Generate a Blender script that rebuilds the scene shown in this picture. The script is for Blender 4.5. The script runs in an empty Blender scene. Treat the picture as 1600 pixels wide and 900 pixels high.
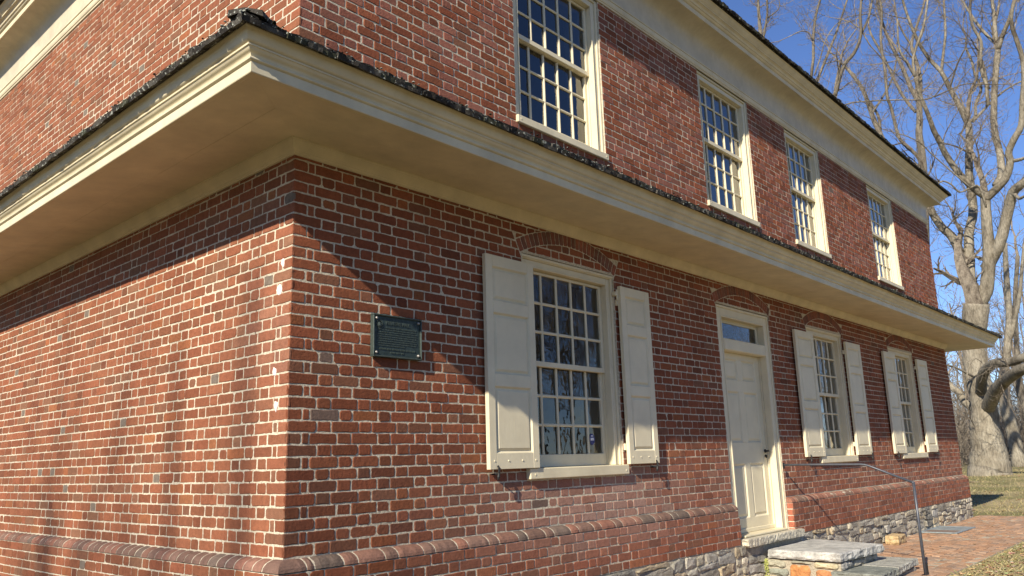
import bpy, math, random
import numpy as np
from mathutils import Vector, Matrix
random.seed(7); RNG = np.random.default_rng(7)
SC = bpy.context.scene; COL = SC.collection
# ------------------------------------------------------------------ camera
cam_d = bpy.data.cameras.new("camera"); cam = bpy.data.objects.new("camera", cam_d); COL.objects.link(cam)
CAM = Vector((-2.7177, -4.2719, 0.5188))
RX = Vector((0.6695033, -0.7422309, -0.0293023)); UX = Vector((-0.1386437, -0.1636187, 0.9767327)); FX = Vector((0.7297557, 0.6498632, 0.2124489))
mw = Matrix(((RX.x, UX.x, -FX.x, CAM.x), (RX.y, UX.y, -FX.y, CAM.y), (RX.z, UX.z, -FX.z, CAM.z), (0, 0, 0, 1)))
cam.matrix_world = mw
cam_d.sensor_width = 36; cam_d.lens = 36 * 1246.245 / 1600; cam_d.clip_start = 0.05; cam_d.clip_end = 3000
SC.camera = cam
# ------------------------------------------------------------------ light
SUN = Vector((-1.0, -0.265, 0.61)).normalized()      # towards the sun
world = bpy.data.worlds.new("World"); SC.world = world; world.use_nodes = True
wn = world.node_tree; wn.nodes.clear()
sky = wn.nodes.new('ShaderNodeTexSky'); sky.sky_type = 'NISHITA'; sky.sun_disc = False
sky.sun_elevation = math.asin(SUN.z); sky.sun_rotation = math.atan2(SUN.x, SUN.y)
sky.altitude = 300; sky.air_density = 1.0; sky.dust_density = 0.0; sky.ozone_density = 2.0
bg = wn.nodes.new('ShaderNodeBackground'); bg.inputs[1].default_value = 0.064
wo = wn.nodes.new('ShaderNodeOutputWorld')
tint = wn.nodes.new('ShaderNodeMix'); tint.data_type = 'RGBA'; tint.blend_type = 'MULTIPLY'; tint.inputs[0].default_value = 1; tint.inputs[7].default_value = (0.90, 1.07, 1.50, 1)   # the camera's daylight white balance
wn.links.new(sky.outputs[0], tint.inputs[6]); wn.links.new(tint.outputs[2], bg.inputs[0]); wn.links.new(bg.outputs[0], wo.inputs[0])
sl = bpy.data.lights.new("sun", 'SUN'); sl.energy = 5.0; sl.angle = math.radians(0.53); sl.color = (1.0, 0.91, 0.76)
so = bpy.data.objects.new("sun", sl); COL.objects.link(so); so.rotation_euler = SUN.to_track_quat('Z', 'Y').to_euler(); so.location = (-20, -6, 20)
SC.view_settings.view_transform = 'Standard'; SC.view_settings.look = 'None'; SC.view_settings.exposure = 0.66; SC.view_settings.gamma = 1
SC.render.engine = 'CYCLES'
SC.cycles.max_bounces = 8; SC.cycles.diffuse_bounces = 4; SC.cycles.glossy_bounces = 3; SC.cycles.transmission_bounces = 5; SC.cycles.transparent_max_bounces = 10

# ------------------------------------------------------------------ materials
def nodes(name):
    m = bpy.data.materials.new(name); m.use_nodes = True; t = m.node_tree
    b = t.nodes['Principled BSDF']; return m, t, b
def N(t, k, **kw):
    n = t.nodes.new(k)
    for a, v in kw.items(): setattr(n, a, v)
    return n
def noise(t, scale, detail=4, rough=0.6, vec=None, dist=0.0):
    n = N(t, 'ShaderNodeTexNoise'); n.inputs['Scale'].default_value = scale; n.inputs['Detail'].default_value = detail
    n.inputs['Roughness'].default_value = rough; n.inputs['Distortion'].default_value = dist
    if vec is None:
        g = N(t, 'ShaderNodeNewGeometry'); vec = g.outputs['Position']
    t.links.new(vec, n.inputs['Vector']); return n.outputs['Fac']
def posvec(t, sc):
    g = N(t, 'ShaderNodeNewGeometry'); m = N(t, 'ShaderNodeVectorMath', operation='MULTIPLY'); m.inputs[1].default_value = sc
    t.links.new(g.outputs['Position'], m.inputs[0]); return m.outputs[0]
def ramp(t, fac, stops):
    r = N(t, 'ShaderNodeValToRGB'); e = r.color_ramp.elements
    while len(e) > 1: e.remove(e[0])
    e[0].position = stops[0][0]; e[0].color = (*stops[0][1], 1)
    for p, c in stops[1:]:
        q = e.new(p); q.color = (*c, 1)
    t.links.new(fac, r.inputs[0]); return r.outputs[0]
def mixc(t, kind, fac, a, b):
    m = N(t, 'ShaderNodeMix', data_type='RGBA', blend_type=kind)
    for s, v in ((0, fac), (6, a), (7, b)):
        if isinstance(v, (int, float)): m.inputs[s].default_value = v
        elif isinstance(v, tuple): m.inputs[s].default_value = (*v, 1)
        else: t.links.new(v, m.inputs[s])
    return m.outputs[2]
def bump(t, b, h, strength, dist):
    n = N(t, 'ShaderNodeBump'); n.inputs['Strength'].default_value = strength; n.inputs['Distance'].default_value = dist
    t.links.new(h, n.inputs['Height']); t.links.new(n.outputs[0], b.inputs['Normal'])
def addm(t, a, b, fa=1.0, fb=1.0):
    m = N(t, 'ShaderNodeMath', operation='MULTIPLY_ADD'); t.links.new(a, m.inputs[0]); m.inputs[1].default_value = fa
    m2 = N(t, 'ShaderNodeMath', operation='MULTIPLY'); t.links.new(b, m2.inputs[0]); m2.inputs[1].default_value = fb
    t.links.new(m2.outputs[0], m.inputs[2]); return m.outputs[0]
G3 = lambda v: (v, v, v)
def attr_mat(name, rough, fine, coarse, lo=0.72, hi=1.25, bs=0.5, bd=0.004, spec=0.25, specks=None):
    m, t, b = nodes(name)
    a = N(t, 'ShaderNodeVertexColor'); a.layer_name = 'Col'
    n1 = noise(t, coarse, 5, 0.65); n2 = noise(t, fine, 4, 0.7)
    c = mixc(t, 'MULTIPLY', 1.0, a.outputs[0], ramp(t, n1, [(0.3, G3(lo)), (0.7, G3(hi))]))
    c = mixc(t, 'MULTIPLY', 0.8, c, ramp(t, n2, [(0.32, G3(0.7)), (0.6, G3(1.12))]))
    if specks:
        c = mixc(t, 'MIX', ramp(t, noise(t, specks[0], 3, 0.6), [(specks[1], G3(0)), (specks[1] + 0.06, G3(specks[3]))]), c, specks[2])
    t.links.new(c, b.inputs['Base Color']); b.inputs['Roughness'].default_value = rough; b.inputs['Specular IOR Level'].default_value = spec
    bump(t, b, addm(t, n2, noise(t, fine * 0.3, 4, 0.6), 0.5, 1.0), bs, bd); return m
M = {}
M['brick'] = attr_mat('brick', 0.88, 170, 26, 0.80, 1.16, 0.75, 0.006, 0.2, (48, 0.68, (0.05, 0.035, 0.03), 0.6))
M['stone'] = attr_mat('stone', 0.85, 60, 7, 0.6, 1.35, 0.9, 0.02, 0.3, (14, 0.62, (0.42, 0.40, 0.30), 0.45))
M['bark_bits'] = attr_mat('bark_bits', 0.9, 60, 7, 0.7, 1.3, 0.8, 0.01, 0.2)
M['leaf'] = attr_mat('leaf', 0.75, 60, 20, 0.75, 1.2, 0.3, 0.003, 0.3)
M['shingle'] = attr_mat('shingle', 0.95, 120, 14, 0.45, 1.4, 0.9, 0.01, 0.15, (38, 0.60, (0.42, 0.44, 0.38), 0.9))

def mortar(name, base, dark):
    m, t, b = nodes(name)
    n1 = noise(t, 2.2, 5, 0.6); n2 = noise(t, 55, 5, 0.7)
    c = mixc(t, 'MIX', ramp(t, n1, [(0.35, G3(0)), (0.75, G3(1))]), base, dark)
    c = mixc(t, 'MULTIPLY', 1.0, c, ramp(t, n2, [(0.3, G3(0.55)), (0.55, G3(1.1))]))
    t.links.new(c, b.inputs['Base Color']); b.inputs['Roughness'].default_value = 0.95; b.inputs['Specular IOR Level'].default_value = 0.15
    bump(t, b, n2, 0.9, 0.008); return m
M['mortar'] = mortar('mortar', (0.60, 0.53, 0.40), (0.40, 0.345, 0.26))
M['mortar_grey'] = mortar('mortar_grey', (0.46, 0.41, 0.31), (0.32, 0.28, 0.21))

def paint(name, base, dirt=0.12, wave=0.0, grain=(40, 40, 3)):
    m, t, b = nodes(name)
    n1 = noise(t, 3.1, 5, 0.65); n2 = noise(t, 1.0, 5, 0.65, posvec(t, grain)); n3 = noise(t, 22, 4, 0.7)
    c = mixc(t, 'MULTIPLY', 1.0, base, ramp(t, n1, [(0.3, G3(1 - dirt)), (0.7, G3(1.03))]))
    c = mixc(t, 'MIX', ramp(t, n3, [(0.70, G3(0)), (0.80, G3(0.22))]), c, (0.28, 0.23, 0.15))
    t.links.new(c, b.inputs['Base Color']); b.inputs['Roughness'].default_value = 0.5; b.inputs['Specular IOR Level'].default_value = 0.35
    h = addm(t, n2, n3, 0.6, 0.3)
    if wave: h = addm(t, noise(t, 2.3, 3, 0.5), n3, 4.0, 0.15)
    bump(t, b, h, 0.45 if not wave else 0.5, 0.004 if not wave else wave); return m
M['paint'] = paint('cream_paint', (0.70, 0.62, 0.43))
M['paint_h'] = paint('cream_paint_long', (0.70, 0.615, 0.42), 0.22, 0, (3, 3, 40))
M['plaster'] = paint('cream_plaster', (0.58, 0.51, 0.37), 0.2, 0.025)
M['inner_plaster'] = paint('white_plaster', (0.66, 0.64, 0.58), 0.1, 0.004)

def plain(name, col, rough=0.6, metal=0.0, nsc=40, var=0.25, bs=0.3, bd=0.002, spec=0.4):
    m, t, b = nodes(name); n = noise(t, nsc, 5, 0.65)
    c = mixc(t, 'MULTIPLY', 1.0, col, ramp(t, n, [(0.3, G3(1 - var)), (0.7, G3(1 + var))]))
    t.links.new(c, b.inputs['Base Color']); b.inputs['Roughness'].default_value = rough; b.inputs['Metallic'].default_value = metal; b.inputs['Specular IOR Level'].default_value = spec
    bump(t, b, n, bs, bd); return m
M['bronze'] = plain('patinated_bronze', (0.035, 0.052, 0.048), 0.5, 0.3, 60, 0.35)
M['bronze_edge'] = plain('worn_bronze', (0.060, 0.078, 0.068), 0.5, 0.35, 60, 0.3)
M['screw'] = plain('steel_screw', (0.38, 0.36, 0.33), 0.4, 0.6)
M['iron'] = plain('black_iron', (0.02, 0.02, 0.02), 0.55, 0.4)
M['rail'] = plain('grey_rail_paint', (0.075, 0.08, 0.095), 0.42, 0.3, 30, 0.2)
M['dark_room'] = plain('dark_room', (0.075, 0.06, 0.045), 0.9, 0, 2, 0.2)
M['floor_boards'] = plain('floor_boards', (0.14, 0.09, 0.05), 0.6, 0, 3, 0.3)
M['blue_print'] = plain('blue_print', (0.02, 0.03, 0.16), 0.35)
M['white_print'] = plain('white_print', (0.7, 0.7, 0.72), 0.4)
M['lime'] = plain('lime_splash', (0.80, 0.66, 0.60), 0.9, 0, 90, 0.2)
M['slab_metal'] = plain('galvanised_cover', (0.26, 0.30, 0.31), 0.5, 0.2, 12, 0.3)

def glass():
    m, t, b = nodes('old_window_glass'); t.nodes.remove(b)
    out = t.nodes['Material Output']
    fr = N(t, 'ShaderNodeFresnel'); fr.inputs[0].default_value = 1.5
    gl = N(t, 'ShaderNodeBsdfGlossy'); gl.inputs['Roughness'].default_value = 0.015; gl.inputs[0].default_value = (1, 1, 1, 1)
    tr = N(t, 'ShaderNodeBsdfTransparent'); tr.inputs[0].default_value = (0.86, 0.89, 0.88, 1)
    mx = N(t, 'ShaderNodeMixShader'); n = noise(t, 6.5, 2, 0.5); bm = N(t, 'ShaderNodeBump'); bm.inputs['Strength'].default_value = 0.35; bm.inputs['Distance'].default_value = 0.006
    t.links.new(n, bm.inputs['Height']); t.links.new(bm.outputs[0], gl.inputs['Normal'])
    ml = N(t, 'ShaderNodeMath', operation='MULTIPLY'); ml.inputs[1].default_value = 1.7; ml.use_clamp = True
    t.links.new(fr.outputs[0], ml.inputs[0]); t.links.new(ml.outputs[0], mx.inputs[0])
    t.links.new(tr.outputs[0], mx.inputs[1]); t.links.new(gl.outputs[0], mx.inputs[2]); t.links.new(mx.outputs[0], out.inputs[0]); return m
M['glass'] = glass()

def ground_mat():
    m, t, b = nodes('winter_lawn')
    n1 = noise(t, 0.55, 6, 0.62); n2 = noise(t, 5.5, 6, 0.72); n3 = noise(t, 45, 4, 0.7)
    c = mixc(t, 'MIX', ramp(t, n1, [(0.40, G3(0)), (0.60, G3(1))]), (0.21, 0.195, 0.085), (0.40, 0.325, 0.18))
    c = mixc(t, 'MIX', ramp(t, n2, [(0.52, G3(0)), (0.66, G3(0.85))]), c, (0.32, 0.23, 0.12))
    # unseen ground west of the steps darkened to cut its bounce onto the front
    sx = N(t, 'ShaderNodeSeparateXYZ'); g_ = N(t, 'ShaderNodeNewGeometry'); t.links.new(g_.outputs['Position'], sx.inputs[0])
    mr = N(t, 'ShaderNodeMapRange'); mr.inputs[1].default_value = 4.0; mr.inputs[2].default_value = 7.0; mr.inputs[3].default_value = 1; mr.inputs[4].default_value = 0; t.links.new(sx.outputs[0], mr.inputs[0])
    c = mixc(t, 'MIX', mr.outputs[0], c, mixc(t, 'MIX', n2, (0.13, 0.12, 0.055), (0.22, 0.165, 0.09)))
    c = mixc(t, 'MULTIPLY', 1.0, c, ramp(t, n3, [(0.3, G3(0.5)), (0.62, G3(1.25))]))
    t.links.new(c, b.inputs['Base Color']); b.inputs['Roughness'].default_value = 0.95; b.inputs['Specular IOR Level'].default_value = 0.1
    bump(t, b, addm(t, n2, n3, 1.0, 0.5), 1.0, 0.05); return m
M['ground'] = ground_mat()

def bark(name, base, pale, dark, sc=1.0):
    m, t, b = nodes(name)
    n1 = noise(t, 1.0, 6, 0.65, posvec(t, (2.2 * sc, 2.2 * sc, 1.1 * sc))); n2 = noise(t, 1.0, 5, 0.7, posvec(t, (16 * sc, 16 * sc, 5 * sc)))
    c = ramp(t, n1, [(0.30, dark), (0.45, base), (0.68, pale)])
    c = mixc(t, 'MULTIPLY', 1.0, c, ramp(t, n2, [(0.33, G3(0.62)), (0.6, G3(1.12))]))
    t.links.new(c, b.inputs['Base Color']); b.inputs['Roughness'].default_value = 0.95; b.inputs['Specular IOR Level'].default_value = 0.1
    bump(t, b, n2, 0.9, 0.06); return m
M['bark'] = bark('sycamore_bark', (0.235, 0.205, 0.155), (0.36, 0.325, 0.255), (0.10, 0.083, 0.06))
M['bark2'] = bark('grey_bark', (0.165, 0.142, 0.11), (0.26, 0.23, 0.18), (0.075, 0.064, 0.05))
M['twig'] = bark('twig_bark', (0.21, 0.175, 0.135), (0.36, 0.31, 0.24), (0.09, 0.07, 0.055), 3.0)

# ------------------------------------------------------------------ mesh helpers
class MB:
    def __init__(s): s.v = []; s.f = []; s.c = []; s.mi = []
    def add(s, verts, faces, col=None, mi=0):
        o = len(s.v); s.v.extend(verts); s.f.extend([tuple(i + o for i in f) for f in faces])
        s.c.extend([col or (1, 1, 1)] * len(verts)); s.mi.extend([mi] * len(faces))
    def box(s, x0, x1, y0, y1, z0, z1, bev=0.0, col=None, mi=0):
        if bev <= 0:
            v = [(x, y, z) for x in (x0, x1) for y in (y0, y1) for z in (z0, z1)]
            s.add(v, [(0, 1, 3, 2), (4, 6, 7, 5), (0, 4, 5, 1), (2, 3, 7, 6), (0, 2, 6, 4), (1, 5, 7, 3)], col, mi); return
        b = min(bev, (x1 - x0) * .3, (y1 - y0) * .3, (z1 - z0) * .3)
        v = []; idx = {}
        for i, x in enumerate((x0, x1)):
            for j, y in enumerate((y0, y1)):
                for k, z in enumerate((z0, z1)):
                    sx = b if i == 0 else -b; sy = b if j == 0 else -b; sz = b if k == 0 else -b
                    idx[i, j, k] = len(v); v += [(x, y + sy, z + sz), (x + sx, y, z + sz), (x + sx, y + sy, z)]
        f = []
        I = lambda i, j, k, a: idx[i, j, k] + a
        f += [(I(0,0,0,0), I(0,0,1,0), I(0,1,1,0), I(0,1,0,0)), (I(1,0,0,0), I(1,1,0,0), I(1,1,1,0), I(1,0,1,0))]
        f += [(I(0,0,0,1), I(1,0,0,1), I(1,0,1,1), I(0,0,1,1)), (I(0,1,0,1), I(0,1,1,1), I(1,1,1,1), I(1,1,0,1))]
        f += [(I(0,0,0,2), I(0,1,0,2), I(1,1,0,2), I(1,0,0,2)), (I(0,0,1,2), I(1,0,1,2), I(1,1,1,2), I(0,1,1,2))]
        for j in (0, 1):
            for k in (0, 1): q = (I(0,j,k,1), I(0,j,k,2), I(1,j,k,2), I(1,j,k,1)); f.append(q if (j + k) % 2 == 0 else q[::-1])
        for i in (0, 1):
            for k in (0, 1): q = (I(i,0,k,2), I(i,0,k,0), I(i,1,k,0), I(i,1,k,2)); f.append(q if (i + k) % 2 == 0 else q[::-1])
        for i in (0, 1):
            for j in (0, 1): q = (I(i,j,0,0), I(i,j,0,1), I(i,j,1,1), I(i,j,1,0)); f.append(q if (i + j) % 2 == 0 else q[::-1])
        for i in (0, 1):
            for j in (0, 1):
                for k in (0, 1): q = (I(i,j,k,0), I(i,j,k,1), I(i,j,k,2)); f.append(q[::-1] if (i + j + k) % 2 == 0 else q)
        s.add(v, f, col, mi)
    def tube(s, pts, sides=6, col=None, cap=True, mi=0):
        # pts: list of (x,y,z,r)
        rings = []; n = len(pts); P = [Vector(p[:3]) for p in pts]; u = None; vv = []
        for i in range(n):
            d = (P[min(i + 1, n - 1)] - P[max(i - 1, 0)]).normalized()
            if u is None: u = d.orthogonal().normalized()
            else:
                u = u - d * u.dot(d); u = u.normalized() if u.length > 1e-6 else d.orthogonal().normalized()
            w = d.cross(u); r = pts[i][3]
            for k in range(sides):
                a = 2 * math.pi * k / sides; q = P[i] + u * (math.cos(a) * r) + w * (math.sin(a) * r); vv.append((q.x, q.y, q.z))
        ff = [(i * sides + k, i * sides + (k + 1) % sides, (i + 1) * sides + (k + 1) % sides, (i + 1) * sides + k) for i in range(n - 1) for k in range(sides)]
        if cap: ff += [tuple(range(sides))[::-1], tuple((n - 1) * sides + k for k in range(sides))]
        s.add(vv, ff, col, mi)
    def build(s, name, mat, parent=None, smooth=False, loc=None, kind=None, label=None, link=True):
        me = bpy.data.meshes.new(name)
        v = s.v
        if loc is not None: v = [(a - loc[0], b - loc[1], c - loc[2]) for a, b, c in v]
        me.from_pydata(v, [], s.f)
        for m in (mat if isinstance(mat, (list, tuple)) else [mat]): me.materials.append(m)
        if any(s.mi): me.polygons.foreach_set('material_index', s.mi)
        at = me.color_attributes.new('Col', 'FLOAT_COLOR', 'POINT')
        a = np.ones((len(s.v), 4), dtype=np.float32); a[:, :3] = np.array(s.c, dtype=np.float32).reshape(-1, 3); at.data.foreach_set('color', a.ravel())
        if smooth: me.polygons.foreach_set('use_smooth', [True] * len(me.polygons))
        me.update()
        o = bpy.data.objects.new(name, me); COL.objects.link(o)
        if loc is not None: o.location = loc
        if parent is not None:
            o.parent = parent
            if loc is None: o.location = (-PW[parent.name][0], -PW[parent.name][1], -PW[parent.name][2])
            else: o.location = tuple(loc[i] - PW[parent.name][i] for i in range(3))
        PW[o.name] = loc if loc is not None else (0, 0, 0)
        if kind: o['kind'] = kind
        if label: o['label'] = label
        return o
PW = {}
def empty(name, loc=(0, 0, 0), parent=None):
    o = bpy.data.objects.new(name, None); COL.objects.link(o); o.empty_display_size = 0.2
    if parent is not None: o.parent = parent; o.location = tuple(loc[i] - PW[parent.name][i] for i in range(3))
    else: o.location = loc
    PW[o.name] = tuple(loc); return o
def tag(o, label, cat, group=None):
    o['label'] = label; o['category'] = cat
    if group: o['group'] = group
    return o
def px(p):
    d = Vector(p) - CAM; z = d.dot(FX)
    if z <= 0.1: return None
    return 800 + 1246.2 * d.dot(RX) / z, 450 - 1246.2 * d.dot(UX) / z
# a point on a wall: (s along, t up, n outwards)
def FRONT(s, t, n): return (s, -n, t)
def GABLE(s, t, n): return (-n, s, t)
L = 15.42; W = 9.0; C = 0.073
rnd = random.Random(3)
def rough_poly(poly, seg, jit, rc):
    n = len(poly); out = []
    for i in range(n):
        p0, p, p1 = poly[i - 1], poly[i], poly[(i + 1) % n]
        d0 = math.hypot(p[0] - p0[0], p[1] - p0[1]); d1 = math.hypot(p1[0] - p[0], p1[1] - p[1])
        c = min(rc * rnd.uniform(.5, 1.6), d0 * .3, d1 * .3)
        if d0 > 1e-6 and c > 1e-4: out.append((p[0] + (p0[0] - p[0]) * c / d0, p[1] + (p0[1] - p[1]) * c / d0))
        if d1 > 1e-6: out.append((p[0] + (p1[0] - p[0]) * c / d1, p[1] + (p1[1] - p[1]) * c / d1))
        if seg and d1 - 2 * c > seg * 1.3:
            k = max(2, int(round((d1 - 2 * c) / seg)))
            for j in range(1, k):
                f = (c + (d1 - 2 * c) * j / k) / d1; out.append((p[0] + (p1[0] - p[0]) * f, p[1] + (p1[1] - p[1]) * f))
    return [(a + rnd.uniform(-jit, jit), b + rnd.uniform(-jit, jit)) for a, b in out]
def piece(mb, poly, frame, col, front=0.0, back=-0.012, inset=0.004, dome=0.0, tilt=0.0, edge=0.0035):
    """an irregular flat block on a wall: outline poly (s,t), flip decided by the frame"""
    n = len(poly); cx = sum(p[0] for p in poly) / n; cy = sum(p[1] for p in poly) / n
    ta, tb = rnd.uniform(-tilt, tilt), rnd.uniform(-tilt, tilt)
    v = [frame(a, b, back) for a, b in poly]
    v += [frame(a, b, front - edge + (a - cx) * ta + (b - cy) * tb) for a, b in poly]
    ins = []
    for a, b in poly:
        r = math.hypot(a - cx, b - cy) + 1e-6; k = max(0.0, 1 - inset * 1.3 / r); ins.append((cx + (a - cx) * k, cy + (b - cy) * k))
    v += [frame(a, b, front + (a - cx) * ta + (b - cy) * tb) for a, b in ins]
    flip = frame is FRONT or getattr(frame, 'ccw', False)
    f = []
    for i in range(n):
        j = (i + 1) % n
        f += [(i, j, n + j, n + i), (n + i, n + j, 2 * n + j, 2 * n + i)]
    if dome > 0:
        k = 0.5
        v += [frame(cx + (a - cx) * k + rnd.uniform(-.1, .1) * abs(a - cx), cy + (b - cy) * k, front + dome * rnd.uniform(.4, 1.2)) for a, b in ins]
        for i in range(n):
            j = (i + 1) % n; f.append((2 * n + i, 2 * n + j, 3 * n + j, 3 * n + i))
        f.append(tuple(range(3 * n, 4 * n)))
    else: f.append(tuple(range(2 * n, 3 * n)))
    if not flip: f = [q[::-1] for q in f]
    mb.add(v, f, col)
def clip(poly, a, b, c):
    """keep a*s+b*t<=c"""
    out = []; n = len(poly)
    for i in range(n):
        p, q = poly[i], poly[(i + 1) % n]; dp = a * p[0] + b * p[1] - c; dq = a * q[0] + b * q[1] - c
        if dp <= 0: out.append(p)
        if (dp < 0) != (dq < 0) and abs(dp - dq) > 1e-9:
            f = dp / (dp - dq); out.append((p[0] + (q[0] - p[0]) * f, p[1] + (q[1] - p[1]) * f))
    return out
def area(poly): return 0.5 * abs(sum(poly[i][0] * poly[(i + 1) % len(poly)][1] - poly[(i + 1) % len(poly)][0] * poly[i][1] for i in range(len(poly))))
# ------------------------------------------------------------------ the house
house = empty('brick_house', (0, 0, -0.8))
tag(house, 'two storey red brick meeting house with cream shutters, pent eave and bare shingle edge', 'house')
WIN_L = [(2.215, 3.555), (8.20, 9.52), (11.70, 13.06)]
WIN_U = [(2.210, 3.555), (5.63, 6.975), (8.19, 9.46), (11.69, 13.05)]
DOOR = (5.61, 6.995)
ARCH = [(a - 0.02, b + 0.02, 2.245, 0.165) for a, b in WIN_L] + [(DOOR[0] - 0.02, DOOR[1] + 0.02, 2.245, 0.165)]
def circ(a, b, zs, r):
    w = (b - a) / 2; R = (w * w + r * r) / (2 * r); return (a + b) / 2, zs + r - R, R
ARC = [circ(*q) for q in ARCH]
RING = 0.112
HALF = {c: math.asin((q[1] - q[0]) / 2 / c[2]) for q, c in zip(ARCH, ARC)}
OPEN_F = [(a, b, 0.375, 2.245) for a, b in WIN_L] + [(a, b, 3.42, 5.3) for a, b in WIN_U] + [(DOOR[0], DOOR[1], -0.40, 2.245)]
# mortar walls with openings
def panel(name, s0, s1, t0, t1, holes, frame, n0, n1, mat, parent):
    xs = sorted(set([s0, s1] + [v for h in holes for v in h[:2] if s0 < v < s1] + list(np.arange(s0, s1, 1.0))))
    zs = sorted(set([t0, t1] + [v for h in holes for v in h[2:] if t0 < v < t1] + list(np.arange(t0, t1, 1.0))))
    mb = MB(); idx = {}
    def inside(i, j):
        if i < 0 or j < 0 or i >= len(xs) - 1 or j >= len(zs) - 1: return True
        a = (xs[i] + xs[i + 1]) / 2; b = (zs[j] + zs[j + 1]) / 2
        return any(h[0] < a < h[1] and h[2] < b < h[3] for h in holes)
    def V(i, j, k):
        if (i, j, k) not in idx: idx[i, j, k] = len(mb.v); mb.v.append(frame(xs[i], zs[j], n0 if k == 0 else n1)); mb.c.append((1, 1, 1))
        return idx[i, j, k]
    for i in range(len(xs) - 1):
        for j in range(len(zs) - 1):
            if inside(i, j): continue
            F = [(V(i, j, 1), V(i + 1, j, 1), V(i + 1, j + 1, 1), V(i, j + 1, 1)), (V(i, j, 0), V(i, j + 1, 0), V(i + 1, j + 1, 0), V(i + 1, j, 0))]
            if inside(i - 1, j): F.append((V(i, j, 0), V(i, j, 1), V(i, j + 1, 1), V(i, j + 1, 0)))
            if inside(i + 1, j): F.append((V(i + 1, j, 1), V(i + 1, j, 0), V(i + 1, j + 1, 0), V(i + 1, j + 1, 1)))
            if inside(i, j - 1): F.append((V(i, j, 1), V(i, j, 0), V(i + 1, j, 0), V(i + 1, j, 1)))
            if inside(i, j + 1): F.append((V(i, j + 1, 0), V(i, j + 1, 1), V(i + 1, j + 1, 1), V(i + 1, j + 1, 0)))
            if frame is not FRONT: F = [q[::-1] for q in F]
            for q in F: mb.f.append(q); mb.mi.append(0)
    return mb.build(name, mat, parent)
wall_f = panel('wall', 0.003, L, -0.85, 5.75, OPEN_F, FRONT, -0.40, -0.003, M['mortar'], house)
wall_g = panel('wall', 0.41, W, -0.85, 5.75, [], GABLE, -0.40, -0.003, M['mortar'], house)
mbx = MB(); mbx.box(L - .40, L - 0.003, 0.41, W, -0.85, 5.75); mbx.build('wall', M['mortar'], house)
mbx = MB(); mbx.box(0.41, L - 0.41, W - .40, W - 0.003, -0.85, 5.75); mbx.build('wall', M['mortar'], house)

def pick(r, gable, s, t):
    """fired colour of one brick (linear)"""
    u = r.random()
    if gable and u < 0.03: return (0.17, 0.135, 0.105)
    if not gable and u < 0.003: return (0.16, 0.105, 0.08)
    if u < 0.10: base = (0.235, 0.080, 0.052)
    elif u < 0.14: base = (0.36, 0.125, 0.065)
    elif u < 0.26: base = (0.27, 0.115, 0.082)
    else: base = (0.315, 0.105, 0.064)
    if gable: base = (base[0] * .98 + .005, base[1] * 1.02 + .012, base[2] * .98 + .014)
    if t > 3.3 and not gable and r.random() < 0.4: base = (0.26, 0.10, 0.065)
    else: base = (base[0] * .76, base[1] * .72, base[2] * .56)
    k = r.uniform(0.80, 1.17); g = r.uniform(0.94, 1.07)
    c = [base[0] * k, base[1] * k * g, base[2] * k * g]
    if gable:                                       # weathered, paler brick towards the corner
        e = math.exp(-(s / .45) ** 2 - ((t - 1.35) / .6) ** 2) * .22 * r.uniform(.2, 1.3); c = [c[0] + (.46 - c[0]) * e, c[1] + (.26 - c[1]) * e, c[2] + (.19 - c[2]) * e]
    if not gable:                                   # lime bloom under the first window
        e = math.exp(-((s - 3.1) / 1.5) ** 2 - ((t - 0.08) / 0.36) ** 2) * 0.8 * r.uniform(.5, 1.2)
        if s > 5: e += math.exp(-((t - .05) / .55) ** 2) * .24 * r.uniform(.4, 1.2)
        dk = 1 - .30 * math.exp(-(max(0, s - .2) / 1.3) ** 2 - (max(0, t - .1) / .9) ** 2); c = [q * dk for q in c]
        c = [c[0] + (0.42 - c[0]) * e, c[1] + (0.27 - c[1]) * e, c[2] + (0.21 - c[2]) * e]
    return tuple(c)
BR = []      # (score, poly, frame, colour, near)
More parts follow.
